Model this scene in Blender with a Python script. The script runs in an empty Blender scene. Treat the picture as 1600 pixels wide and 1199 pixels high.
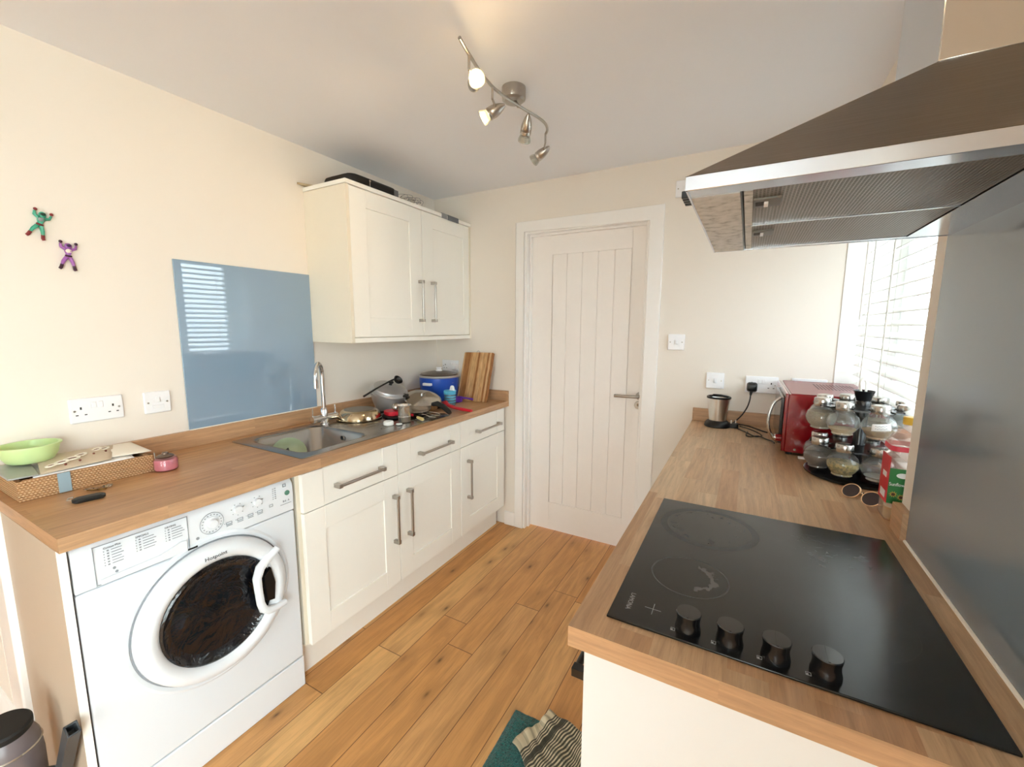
import bpy, bmesh, math, random
from mathutils import Vector, Matrix, Euler
random.seed(7)
S = bpy.context.scene
PI = math.pi
# ------------------------------------------------------------------ camera
W_IMG = 1600
cam_d = bpy.data.cameras.new('camera'); cam = bpy.data.objects.new('camera', cam_d)
S.collection.objects.link(cam); S.camera = cam
CX, CY, CZ, YAW, PITCH, ROLL, FPX = 2.0525, -2.5291, 1.4262, 0.5057, -0.1353, 0.0044, 659.566
cy_, sy_, cp_, sp_ = math.cos(YAW), math.sin(YAW), math.cos(PITCH), math.sin(PITCH)
F_ = Vector((-sy_*cp_, cy_*cp_, sp_)); R0 = Vector((cy_, sy_, 0)); U0 = R0.cross(F_)
R_ = R0*math.cos(ROLL) + U0*math.sin(ROLL); U_ = -R0*math.sin(ROLL) + U0*math.cos(ROLL)
cam.matrix_world = Matrix(((R_.x, U_.x, -F_.x, CX), (R_.y, U_.y, -F_.y, CY), (R_.z, U_.z, -F_.z, CZ), (0, 0, 0, 1)))
cam_d.sensor_width = 36; cam_d.lens = 36*FPX/W_IMG; cam_d.clip_start = 0.02
# ------------------------------------------------------------------ world, exposure, portals
S.view_settings.view_transform = 'Standard'; S.view_settings.look = 'None'
S.view_settings.gamma = 1; S.view_settings.use_curve_mapping = False
S.view_settings.exposure = 0.75
S.cycles.use_denoising = True
S.cycles.max_bounces = 12; S.cycles.diffuse_bounces = 8; S.cycles.glossy_bounces = 5
S.cycles.transparent_max_bounces = 24; S.cycles.sample_clamp_indirect = 8
world = bpy.data.worlds.new('overcast_sky'); S.world = world; world.use_nodes = True
WN = world.node_tree.nodes; WL = world.node_tree.links; WN.clear()
wbg = WN.new('ShaderNodeBackground'); wo = WN.new('ShaderNodeOutputWorld')
wbg.inputs['Color'].default_value = (0.93, 0.95, 1.0, 1); wbg.inputs['Strength'].default_value = 10.5
WL.new(wbg.outputs[0], wo.inputs[0])
def portal(loc, size, rot):
    d = bpy.data.lights.new('window_daylight_portal', 'AREA'); d.shape = 'RECTANGLE'; d.size, d.size_y = size
    d.cycles.is_portal = True
    o = bpy.data.objects.new('window_daylight_portal', d); S.collection.objects.link(o)
    o.location = loc; o.rotation_euler = rot
XR = 2.431; H = 2.329; WT, WB = .91, .872
portal((2.76, -0.567, 1.5), (1.2, 1.13), (0, PI/2, 0))
portal((2.76, -3.625, 1.05), (2.1, 1.35), (0, PI/2, 0))
portal((1.9, -5.52, 1.175), (.8, 1.95), (PI/2, 0, 0))
# ------------------------------------------------------------------ helpers
def lin(c):
    if isinstance(c, str):
        c = c.lstrip('#'); c = [int(c[i:i+2], 16)/255 for i in (0, 2, 4)]
    return tuple(x/12.92 if x <= .04045 else ((x+.055)/1.055)**2.4 for x in c) + (1,)
class NT:
    def __init__(s, name):
        s.m = bpy.data.materials.new(name); s.m.use_nodes = True
        s.t = s.m.node_tree; s.t.nodes.clear()
        s.out = s.t.nodes.new('ShaderNodeOutputMaterial')
    def n(s, typ, ins=None, **kw):
        x = s.t.nodes.new('ShaderNode' + typ)
        for k, v in kw.items(): setattr(x, k, v)
        if ins:
            for k, v in ins.items():
                if isinstance(v, bpy.types.NodeSocket): s.t.links.new(v, x.inputs[k])
                else: x.inputs[k].default_value = v
        return x
    def math(s, op, a, b=0.0, c=None):
        ins = {0: a, 1: b}
        if c is not None: ins[2] = c
        return s.n('Math', ins, operation=op).outputs[0]
    def ramp(s, fac, stops):
        r = s.n('ValToRGB', {'Fac': fac}); e = r.color_ramp.elements
        while len(e) < len(stops): e.new(.5)
        for i, (p, c) in enumerate(stops): e[i].position = p; e[i].color = lin(c) if not isinstance(c, tuple) else c
        return r.outputs[0]
    def mix(s, fac, a, b, mode='MIX'):
        x = s.n('Mix', data_type='RGBA', blend_type=mode)
        for idx, v in ((0, fac), (6, a), (7, b)):
            if isinstance(v, bpy.types.NodeSocket): s.t.links.new(v, x.inputs[idx])
            else: x.inputs[idx].default_value = v
        return x.outputs[2]
    def bsdf(s, **kw):
        names = dict(col='Base Color', rough='Roughness', metal='Metallic', spec='Specular IOR Level', nrm='Normal', coat='Coat Weight', coatr='Coat Roughness', trans='Transmission Weight', ior='IOR', emis='Emission Color', emiss='Emission Strength', alpha='Alpha', aniso='Anisotropic', sheen='Sheen Weight', sss='Subsurface Weight')
        p = s.n('BsdfPrincipled', {names[k]: v for k, v in kw.items()})
        s.t.links.new(p.outputs[0], s.out.inputs[0]); return p
    def bump(s, h, strength=.2, dist=.002):
        return s.n('Bump', {'Height': h, 'Strength': strength, 'Distance': dist}).outputs[0]
def mat(name, col, rough=.5, metal=0., noise=0., nscale=40., bump=0., bscale=200., **kw):
    t = NT(name); c = lin(col)
    tc = t.n('TexCoord').outputs['Object']
    a = dict(rough=rough, metal=metal, **kw)
    nz = t.n('TexNoise', {'Vector': tc, 'Scale': nscale, 'Detail': 4.})
    d = tuple(x*(1-noise) for x in c[:3]) + (1,)
    a['col'] = t.mix(nz.outputs['Fac'], c, d) if noise > 0 else c
    if bump > 0:
        b = t.n('TexNoise', {'Vector': tc, 'Scale': bscale, 'Detail': 3.})
        a['nrm'] = t.bump(b.outputs['Fac'], bump)
    t.bsdf(**a); return t.m
def thin_glass(name, tint='#ffffff', ior=1.45, rough=0.0, body=None, bodyw=0.0, reflect=1.0):
    """single-walled clear sheet: transparent with a facing-angle reflection"""
    t = NT(name)
    tr = t.n('BsdfTransparent', {'Color': lin(tint)}); gl = t.n('BsdfGlossy', {'Roughness': rough})
    fc = t.n('LayerWeight', {'Blend': .5}).outputs['Facing']
    f0 = ((ior-1)/(ior+1))**2*1.6
    fr = t.math('MULTIPLY', t.math('ADD', f0, t.math('MULTIPLY', t.math('POWER', fc, 4.), 1-f0)), reflect)
    m1 = t.n('MixShader', {0: fr, 1: tr.outputs[0], 2: gl.outputs[0]})
    last = m1
    if body:
        df = t.n('BsdfDiffuse', {'Color': lin(body)})
        last = t.n('MixShader', {0: bodyw, 1: m1.outputs[0], 2: df.outputs[0]})
    t.t.links.new(last.outputs[0], t.out.inputs[0]); return t.m

class MB:
    def __init__(s): s.bm = bmesh.new()
    def quad(s, vs, m=0):
        f = s.bm.faces.new([s.bm.verts.new(v) for v in vs]); f.material_index = m; return f
    def box(s, x0, x1, y0, y1, z0, z1, m=0, M=None):
        P = [Vector(p) for p in ((x0,y0,z0),(x1,y0,z0),(x1,y1,z0),(x0,y1,z0),(x0,y0,z1),(x1,y0,z1),(x1,y1,z1),(x0,y1,z1))]
        if M: P = [M @ p for p in P]
        v = [s.bm.verts.new(p) for p in P]
        for q in ((0,3,2,1),(4,5,6,7),(0,1,5,4),(1,2,6,5),(2,3,7,6),(3,0,4,7)):
            f = s.bm.faces.new([v[i] for i in q]); f.material_index = m
        return s
    def loft(s, rings, m=0, cap0=True, cap1=True, closed=True):
        R = [[s.bm.verts.new(p) for p in r] for r in rings]
        for a, b in zip(R, R[1:]):
            n = len(a)
            for i in range(n if closed else n-1):
                j = (i+1) % n
                f = s.bm.faces.new((a[i], a[j], b[j], b[i])); f.material_index = m
        if cap0: f = s.bm.faces.new(list(reversed(R[0]))); f.material_index = m
        if cap1: f = s.bm.faces.new(R[-1]); f.material_index = m
        return s
    def lathe(s, prof, c=(0,0,0), n=32, m=0, M=None, sx=1., sy=1.):
        """prof: (r, z) list; r 0 at an end closes it"""
        c = Vector(c); rings = []
        for r, z in prof:
            r = max(r, 1e-5)
            ring = [Vector((r*math.cos(2*PI*i/n)*sx, r*math.sin(2*PI*i/n)*sy, z)) for i in range(n)]
            rings.append([c + (M @ p if M else p) for p in ring])
        ring = prof[0][0] > 1e-4 and prof[-1][0] > 1e-4     # a hollow ring: join the ends instead of capping them
        return s.loft(rings+[rings[0]], m, False, False) if ring else s.loft(rings, m)
    def cyl(s, a, b, r0, r1=None, n=20, m=0):
        a, b = Vector(a), Vector(b); r1 = r0 if r1 is None else r1
        q = (b-a).to_track_quat('Z', 'Y')
        rings = [[p + q @ Vector((r*math.cos(2*PI*i/n), r*math.sin(2*PI*i/n), 0)) for i in range(n)] for p, r in ((a, r0), (b, r1))]
        return s.loft(rings, m)
    def tube(s, pts, r, n=10, m=0, flat=1., up=None, closed=False):
        pts = [Vector(p) for p in pts]; rs = r if isinstance(r, (list, tuple)) else [r]*len(pts)
        rings = []; prev = Vector(up) if up else None
        for i, p in enumerate(pts):
            t = (pts[min(i+1, len(pts)-1)] - pts[max(i-1, 0)]).normalized()
            if prev is None: prev = t.orthogonal().normalized()
            u = (prev - t*prev.dot(t));
            u = t.orthogonal() if u.length < 1e-6 else u
            u.normalize(); prev = u; w = t.cross(u)
            rings.append([p + u*(rs[i]*math.cos(2*PI*k/n)) + w*(rs[i]*flat*math.sin(2*PI*k/n)) for k in range(n)])
        return s.loft(rings, m)
    def prism(s, poly, axis, lo, hi, m=0):
        """poly of 2D points in the plane of the other two axes (in order x,y,z)"""
        def P(p, h):
            l = list(p); l.insert('xyz'.index(axis), h); return Vector(l)
        return s.loft([[P(p, lo) for p in poly], [P(p, hi) for p in poly]], m)
    def sphere(s, c, r, n=20, m=0, sc=(1,1,1), M=None):
        c = Vector(c); k = n//2; rings = []
        for i in range(k+1):
            a = -PI/2 + PI*i/k; rr = max(math.cos(a), 1e-4)*r
            rr_ = [Vector((rr*math.cos(2*PI*j/n)*sc[0], rr*math.sin(2*PI*j/n)*sc[1], r*math.sin(a)*sc[2])) for j in range(n)]
            rings.append([c + (M @ p if M else p) for p in rr_])
        return s.loft(rings, m)
    def grid(s, fn, nu, nv, m=0):
        V = [[s.bm.verts.new(fn(i/nu, j/nv)) for j in range(nv+1)] for i in range(nu+1)]
        for i in range(nu):
            for j in range(nv):
                f = s.bm.faces.new((V[i][j], V[i+1][j], V[i+1][j+1], V[i][j+1])); f.material_index = m
        return s
    def add_mesh(s, me, M, m=0):
        n0 = len(s.bm.faces); s.bm.from_mesh(me); s.bm.faces.ensure_lookup_table()
        vs = set()
        for f in s.bm.faces[n0:]:
            f.material_index = m
            vs.update(f.verts)
        for v in vs: v.co = M @ v.co
        return s
def wloc(o):
    l = Vector((0,0,0))
    while o: l += o.location; o = o.parent
    return l
def tag(o, label=None, cat=None, group=None, kind=None):
    for k, v in (('label', label), ('category', cat), ('group', group), ('kind', kind)):
        if v: o[k] = v
    return o
def thing(name, label, cat, loc=(0,0,0), rotz=0, group=None, kind=None):
    o = bpy.data.objects.new(name, None); S.collection.objects.link(o); o.empty_display_size = .05
    o.location = loc; o.rotation_euler = (0, 0, rotz)
    return tag(o, label, cat, group, kind)
def obj(name, mb, mats, parent=None, local=False, bevel=0, seg=2, smooth=35, solid=0, sub=0, label=None, origin=None):
    bm = mb.bm
    bmesh.ops.remove_doubles(bm, verts=bm.verts, dist=1e-6)
    bmesh.ops.recalc_face_normals(bm, faces=bm.faces)
    org = Vector((0,0,0))
    if not local:
        if parent: org = wloc(parent)
        elif origin == 'base' or origin is None:
            if len(bm.verts):
                xs = [v.co for v in bm.verts]
                org = Vector(((min(p.x for p in xs)+max(p.x for p in xs))/2, (min(p.y for p in xs)+max(p.y for p in xs))/2, min(p.z for p in xs)))
        for v in bm.verts: v.co -= org
    me = bpy.data.meshes.new(name); bm.to_mesh(me); bm.free()
    for m in (mats if isinstance(mats, (list, tuple)) else [mats]): me.materials.append(m)
    if smooth:
        for p in me.polygons: p.use_smooth = True
        me.set_sharp_from_angle(angle=math.radians(smooth))
    o = bpy.data.objects.new(name, me); S.collection.objects.link(o)
    if parent: o.parent = parent
    elif not local: o.location = org
    if solid: md = o.modifiers.new('s', 'SOLIDIFY'); md.thickness = solid; md.offset = 0
    if bevel: md = o.modifiers.new('b', 'BEVEL'); md.width = bevel; md.segments = seg; md.limit_method = 'ANGLE'; md.angle_limit = math.radians(40)
    if sub: md = o.modifiers.new('u', 'SUBSURF'); md.levels = sub; md.render_levels = sub
    if label: o['label'] = label
    return o
def dup(root, loc, rotz=0, label=None, group=None):
    r = root.copy(); S.collection.objects.link(r); r.location = loc; r.rotation_euler = (0,0,rotz)
    if label: r['label'] = label
    if group: r['group'] = group
    for ch in list(root.children):
        c = ch.copy(); S.collection.objects.link(c); c.parent = r
        for g in ch.children:
            d = g.copy(); S.collection.objects.link(d); d.parent = c
    return r
def struct(name, mb, m, parent=None, **kw):
    o = obj(name, mb, m, parent, **kw)
    if not parent: o['kind'] = 'structure'
    return o
def text_mb(mb, s, size, org, right, up, m=0, align='CENTER', ext=.0003, bold=0.0, squeeze=1.0):
    c = bpy.data.curves.new('t', 'FONT'); c.body = s; c.size = size; c.align_x = align; c.align_y = 'CENTER'; c.extrude = ext; c.resolution_u = 3
    if bold: c.offset = bold
    o = bpy.data.objects.new('t', c); S.collection.objects.link(o)
    me = bpy.data.meshes.new_from_object(o.evaluated_get(bpy.context.evaluated_depsgraph_get()))
    right = Vector(right).normalized(); up = Vector(up).normalized(); nr = right.cross(up)
    M = Matrix(((right.x*squeeze, up.x, nr.x, org[0]), (right.y*squeeze, up.y, nr.y, org[1]), (right.z*squeeze, up.z, nr.z, org[2]), (0,0,0,1)))
    mb.add_mesh(me, M, m); bpy.data.objects.remove(o); bpy.data.curves.remove(c); bpy.data.meshes.remove(me)
def rrect(cx, cy, hx, hy, r, k=5):
    P = []
    for (sx, sy, a0) in ((1, 1, 0), (-1, 1, PI/2), (-1, -1, PI), (1, -1, 3*PI/2)):
        for i in range(k+1):
            a = a0 + PI/2*i/k
            P.append((cx+sx*(hx-r)+r*math.cos(a), cy+sy*(hy-r)+r*math.sin(a)))
    return P

# ------------------------------------------------------------------ materials
def wall_paint(name, col):
    t = NT(name); tc = t.n('TexCoord').outputs['Object']
    a = t.n('TexNoise', {'Vector': tc, 'Scale': 1.7, 'Detail': 3.})
    b = t.n('TexNoise', {'Vector': tc, 'Scale': 260., 'Detail': 2.})
    c = lin(col); d = tuple(x*.965 for x in c[:3]) + (1,)
    t.bsdf(col=t.mix(a.outputs['Fac'], c, d), rough=.75, spec=.25, nrm=t.bump(b.outputs['Fac'], .08, .001)); return t.m
M_wall = wall_paint('cream_wall_paint', '#ede5db')
M_ceil = wall_paint('white_ceiling_paint', '#eef0f6')
M_gloss = mat('white_gloss_woodwork', '#f4f1ee', .32, noise=.02)
M_door = mat('white_door_paint', '#f6f1ed', .4, noise=.03)
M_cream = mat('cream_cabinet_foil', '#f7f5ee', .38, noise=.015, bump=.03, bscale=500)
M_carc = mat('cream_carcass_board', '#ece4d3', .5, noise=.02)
M_endp = mat('shaded_cream_end_panel_board', '#bfae9b', .55, noise=.03)  # cream board with the shade of its broad face mixed into the colour
M_endw = mat('white_end_panel_board', '#e3e5e6', .45, noise=.02, nscale=6)
M_steel = mat('brushed_nickel', '#b9b4ae', .28, 1., noise=.1, nscale=120)
M_chrome = mat('polished_chrome', '#dcdcdc', .08, 1.)
M_sstl = mat('polished_stainless_steel', '#c9c4bd', .16, 1., noise=.12, nscale=25)
M_alu = mat('dull_aluminium', '#c6c6c8', .42, .75, noise=.12, nscale=30)
M_white = mat('white_plastic', '#f0f0f3', .3)
M_applw = mat('white_appliance_enamel', '#dfe5ec', .22, coat=.3)
M_applg = mat('white_appliance_plastic', '#e3e8ee', .28)
M_grey = mat('grey_print_and_gap_shade', '#8e949b', .5)
M_dgrey = mat('dark_grey_print', '#3c4046', .5)
M_black = mat('black_plastic_and_shaded_steel', '#0e0e10', .35, noise=.1)
M_matblk = mat('matt_black', '#101010', .6)
M_hole = mat('dark_socket_slot', '#1c1a1c', .6)
M_red = mat('red_enamel', '#a30516', .12, coat=.6)
M_redp = mat('red_silicone', '#c4142c', .4)
M_blue = mat('blue_enamel', '#2053bd', .3, noise=.08)
M_green = mat('pale_green_plastic', '#c5dd9f', .35, noise=.05, sss=.1)
M_seal = mat('white_silicone_seal', '#f0ebe0', .4)
def wood_top(name, axis, stave_w, stave_l, c0='#c29468', c1='#a97a4e', rough=.38, tone=1.0):
    """staves of laminate timber; axis = the world axis the grain follows"""
    t = NT(name); g = t.n('NewGeometry').outputs['Position']
    sep = t.n('SeparateXYZ', {0: g}).outputs
    L = sep['XYZ'.index(axis.upper())]
    o1, o2 = [sep[i] for i in range(3) if i != 'xyz'.index(axis)]
    w = t.math('ADD', t.math('MULTIPLY', o1, 1.0), t.math('MULTIPLY', o2, 1.0))
    row = t.math('FLOOR', t.math('DIVIDE', w, stave_w))
    rnd = t.n('TexWhiteNoise', {'W': row}, noise_dimensions='1D').outputs['Value']
    u = t.math('ADD', t.math('DIVIDE', L, stave_l), t.math('MULTIPLY', rnd, 7.3))
    uid = t.math('ADD', t.math('FLOOR', u), t.math('MULTIPLY', row, 13.7))
    r2 = t.n('TexWhiteNoise', {'W': uid}, noise_dimensions='1D').outputs['Value']
    v = t.n('CombineXYZ', {0: t.math('MULTIPLY', L, 5.), 1: t.math('MULTIPLY', w, 70.), 2: t.math('MULTIPLY', uid, 3.1)}).outputs[0]
    gr = t.n('TexNoise', {'Vector': v, 'Scale': 1., 'Detail': 5., 'Roughness': .62, 'Distortion': .6}).outputs['Fac']
    v2 = t.n('CombineXYZ', {0: t.math('MULTIPLY', L, 30.), 1: t.math('MULTIPLY', w, 500.), 2: uid}).outputs[0]
    fi = t.n('TexNoise', {'Vector': v2, 'Scale': 1., 'Detail': 2.}).outputs['Fac']
    base = t.ramp(r2, [(0., c0), (.5, c1), (1., c0)])
    base = t.mix(t.math('MULTIPLY', r2, .25), base, lin('#d2a67c'))
    k = t.ramp(gr, [(.3, '#9c9c9c'), (.72, '#ffffff')])
    c = t.mix(.55, base, k, 'MULTIPLY')
    c = t.mix(t.math('MULTIPLY', t.math('GREATER_THAN', fi, .62), .12), c, lin('#6e4826'))
    t.bsdf(col=c, rough=rough, spec=.45, nrm=t.bump(fi, .06, .0006)); return t.m
M_topL = wood_top('oak_block_worktop', 'y', .082, .55, '#cc9f72', '#bd8e60')
M_topR = wood_top('oak_block_worktop_staves', 'y', .055, .42, '#d8b792', '#bd9069')
M_edgeX = wood_top('oak_block_edge_across', 'x', .3, .35, '#d2a881', '#c29872')
M_edgeY = wood_top('oak_block_edge_along', 'y', .3, .5, '#d2a881', '#c59c76')
def floor_mat():
    t = NT('oak_plank_floor'); g = t.n('NewGeometry').outputs['Position']
    sp = t.n('SeparateXYZ', {0: g}).outputs
    PW, PL = .1325, 1.65
    xr = t.math('DIVIDE', t.math('SUBTRACT', sp[0], .831), PW)
    row = t.math('FLOOR', xr); fx = t.math('FRACT', xr)
    rnd = t.n('TexWhiteNoise', {'W': t.math('ADD', row, .5)}, noise_dimensions='1D').outputs['Value']
    # joint offsets seen in the room: rows -1, 0 and 3; the rest follow the noise
    off = t.math('MULTIPLY', rnd, PL)
    for rr, y in ((-1, -1.31), (0, -1.005), (3, -.555), (1, .5), (2, .9), (-2, -1.6)):
        sel = t.math('COMPARE', row, float(rr), .1)
        off = t.math('ADD', t.math('MULTIPLY', off, t.math('SUBTRACT', 1., sel)), t.math('MULTIPLY', sel, y))
    yr = t.math('DIVIDE', t.math('SUBTRACT', sp[1], off), PL)
    pid = t.math('ADD', t.math('FLOOR', yr), t.math('MULTIPLY', row, 17.3)); fy = t.math('FRACT', yr)
    r2 = t.n('TexWhiteNoise', {'W': pid}, noise_dimensions='1D').outputs['Value']
    v = t.n('CombineXYZ', {0: t.math('MULTIPLY', sp[0], 26.), 1: t.math('MULTIPLY', sp[1], 2.2), 2: t.math('MULTIPLY', pid, 5.)}).outputs[0]
    gr = t.n('TexNoise', {'Vector': v, 'Scale': 1., 'Detail': 6., 'Roughness': .6, 'Distortion': 1.3}).outputs['Fac']
    v2 = t.n('CombineXYZ', {0: t.math('MULTIPLY', sp[0], 240.), 1: t.math('MULTIPLY', sp[1], 9.), 2: pid}).outputs[0]
    fi = t.n('TexNoise', {'Vector': v2, 'Scale': 1., 'Detail': 3.}).outputs['Fac']
    v3 = t.n('CombineXYZ', {0: t.math('MULTIPLY', sp[0], 9.), 1: t.math('MULTIPLY', sp[1], 3.6), 2: t.math('MULTIPLY', pid, .77)}).outputs[0]
    kn = t.n('TexVoronoi', {'Vector': v3, 'Scale': 1.25, 'Randomness': 1.}).outputs['Distance']
    knot = t.ramp(kn, [(0., '#ffffff'), (.08, '#8a8a8a'), (.15, '#000000')])
    halo = t.ramp(kn, [(.0, '#ffffff'), (.45, '#000000')])
    base = t.ramp(r2, [(0., '#d89f61'), (.35, '#cf9456'), (.7, '#d9a56b'), (1., '#e4b476')])
    c = t.mix(.45, base, t.ramp(gr, [(.28, '#a39a90'), (.6, '#ffffff')]), 'MULTIPLY')
    c = t.mix(t.math('MULTIPLY', t.math('GREATER_THAN', fi, .58), .10), c, lin('#5f3a18'))
    c = t.mix(t.math('MULTIPLY', t.math('MULTIPLY', halo, gr), .7), c, lin('#6a451f'))
    c = t.mix(t.math('MULTIPLY', knot, .85), c, lin('#2a1609'))
    ex = t.math('MINIMUM', fx, t.math('SUBTRACT', 1., fx)); ey = t.math('MINIMUM', fy, t.math('SUBTRACT', 1., fy))
    gap = t.math('MAXIMUM', t.math('LESS_THAN', ex, .012), t.math('LESS_THAN', ey, .0011))
    c = t.mix(t.math('MULTIPLY', gap, .75), c, lin('#4a2a12'))
    hgt = t.math('SUBTRACT', t.math('MULTIPLY', fi, .3), gap)
    t.bsdf(col=c, rough=.42, spec=.4, nrm=t.bump(hgt, .25, .001)); return t.m
M_floor = floor_mat()

# ================================================================== SETTING
YB = 0.0; YN0 = -5.2; XL2 = -2.6
b = MB(); b.quad([(XL2-.3, YN0-.3, 0), (XR+.3, YN0-.3, 0), (XR+.3, .6, 0), (XL2-.3, .6, 0)])
b.box(XL2-.3, XR+.3, YN0-.3, .6, -.12, -.001); struct('floor', b, M_floor, smooth=0)
b = MB(); b.box(XL2-.3, XR+.3, YN0-.3, .4, H, H+.2); struct('ceiling', b, M_ceil, smooth=0)
b = MB(); b.box(-.25, 0, -2.24, YB, 0, H); b.box(XL2-.3, XL2, YN0-.3, -2.24, 0, H)
struct('wall_left', b, M_wall, smooth=0)
b = MB(); b.box(XL2-.3, -.25, -2.24, -2.0, 0, H); struct('wall_return', b, M_wall, smooth=0)
# back wall with the doorway
DX0, DX1, DZ = .747, 1.532, 2.03
b = MB()
b.box(-.25, DX0, YB, YB+.16, 0, H); b.box(DX1, XR+.3, YB, YB+.16, 0, H); b.box(DX0, DX1, YB, YB+.16, DZ, H)
struct('wall_back', b, M_wall, smooth=0)
def wall_holes(axis, lo, hi, a0, a1, holes):
    """wall slab whose thickness runs lo..hi on axis; holes = (a0,a1,z0,z1)"""
    mb = MB(); A = sorted({a0, a1, *[h[0] for h in holes], *[h[1] for h in holes]}); Z = sorted({0, H, *[h[2] for h in holes], *[h[3] for h in holes]})
    for i in range(len(A)-1):
        for j in range(len(Z)-1):
            ca, cz = (A[i]+A[i+1])/2, (Z[j]+Z[j+1])/2
            if any(h[0] < ca < h[1] and h[2] < cz < h[3] for h in holes): continue
            if axis == 'x': mb.box(lo, hi, A[i], A[i+1], Z[j], Z[j+1])
            else: mb.box(A[i], A[i+1], lo, hi, Z[j], Z[j+1])
    return mb
WY0, WY1, WZ0, WZ1 = -1.134, 0.0, .872, 2.12
struct('wall_right', wall_holes('x', XR, XR+.3, YN0-.3, YB, [(WY0, WY1, WZ0, WZ1), (-4.3, -2.95, 0, 2.1)]), M_wall, smooth=0)
struct('wall_rear', wall_holes('y', YN0-.3, YN0, XL2, XR, [(1.5, 2.3, .2, 2.15)]), M_wall, smooth=0)
# boxing strip where the end panel meets the wall
b = MB(); b.box(0, .135, -2.24, -2.205, 0, .868); struct('trim_1', b, M_gloss, bevel=.006)
# baseboards
def baseboard(name, x0, x1, y0, y1, h=.145, axis='y', into=-1):
    mb = MB()
    if axis == 'y': mb.prism([(y0, 0), (y1, 0), (y1, h), (y1+into*.006, h), (y0, h-.02)] if into < 0 else [(y0, 0), (y1, 0), (y1, h-.02), (y0+.006, h), (y0, h)], 'x', x0, x1)
    return struct(name, mb, M_gloss)
baseboard('baseboard_left', XL2, .17, -2.258, -2.24, .17)
b = MB(); b.box(.60, .684, -.016, 0, 0, .10); struct('baseboard_back', b, M_gloss, bevel=.004)
# door surround (architrave), lining and stops
b = MB()
AX0, AX1, AZ = .684, 1.610, 2.092
def architrave_leg(mb, x0, x1, z1, inner):
    pr = [(x0, -.016), (x1, -.016), (x1, 0), (x0, 0)]
    mb.loft([[Vector((x, y, 0)) for x, y in pr], [Vector((x, y, (z1 if ((x == x0) == (inner == 'r')) else z1-(x1-x0)))) for x, y in pr]])
architrave_leg(b, AX0, DX0, AZ, 'r'); architrave_leg(b, DX1, AX1, AZ, 'l')
pr = [(-.016), 0]
b.loft([[Vector((AX0, -.016, AZ)), Vector((DX0, -.016, AZ-.063)), Vector((DX0, 0, AZ-.063)), Vector((AX0, 0, AZ))],
        [Vector((AX1, -.016, AZ)), Vector((DX1, -.016, AZ-.078)), Vector((DX1, 0, AZ-.078)), Vector((AX1, 0, AZ))]])
struct('trim_2', b, M_gloss, bevel=.0025)
b = MB()
b.box(DX0, DX0+.014, -.004, .14, 0, DZ); b.box(DX1-.014, DX1, -.004, .14, 0, DZ); b.box(DX0+.014, DX1-.014, -.004, .14, DZ-.014, DZ)
b.box(DX0+.014, DX0+.026, .035, .062, 0, DZ-.014); b.box(DX1-.026, DX1-.014, .035, .062, 0, DZ-.014); b.box(DX0+.026, DX1-.026, .035, .062, DZ-.026, DZ-.014)
struct('trim_3', b, M_gloss, bevel=.0015)
d = thing('door_1', 'white cottage style door with five vertical tongue and groove boards', None, (1.14, .085, 0), kind='structure')
b = MB(); lx0, lx1, ly0, ly1 = DX0+.017, DX1-.017, .065, .105; px0, px1, pz0, pz1 = .912, 1.424, .205, 1.885; lz1 = DZ-.02
b.box(lx0, px0, ly0, ly1, .006, lz1); b.box(px1, lx1, ly0, ly1, .006, lz1)
b.box(px0, px1, ly0, ly1, .006, pz0); b.box(px0, px1, ly0, ly1, pz1, lz1)
for i in range(5):
    w = (px1-px0)/5; b.box(px0+i*w+.003, px0+(i+1)*w-.003, ly0+.004, ly1-.004, pz0, pz1)
b.box(px0, px1, ly0+.010, ly1-.01, pz0, pz1)
obj('door_leaf', b, M_door, d, bevel=.0015)
b = MB(); hx, hz = 1.508, 1.008
b.lathe([(0, 0), (.026, 0), (.026, .007), (.024, .009), (0, .009)], (hx, ly0, hz), 28, M=Matrix.Rotation(PI/2, 3, 'X'))
b.cyl((hx, ly0, hz), (hx, ly0-.045, hz), .009); b.tube([(hx, ly0-.043, hz), (hx-.01, ly0-.052, hz), (hx-.03, ly0-.054, hz), (hx-.145, ly0-.054, hz-.002)], .0095, 14)
obj('door_handle', b, M_steel, d)
b = MB(); b.lathe([(0, 0), (.025, 0), (.025, .007), (.023, .009), (0, .009)], (hx-.008, ly0, hz-.057), 28, M=Matrix.Rotation(PI/2, 3, 'X')); b.lathe([(0, .009), (.008, .009), (.008, .011), (0, .011)], (hx-.008, ly0, hz-.055), 20, m=1, M=Matrix.Rotation(PI/2, 3, 'X'))
b.box(hx-.0095, hx-.0065, ly0-.012, ly0-.008, hz-.064, hz-.050, 2)
obj('keyhole_plate', b, [M_steel, M_sstl, M_hole], d)
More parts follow.
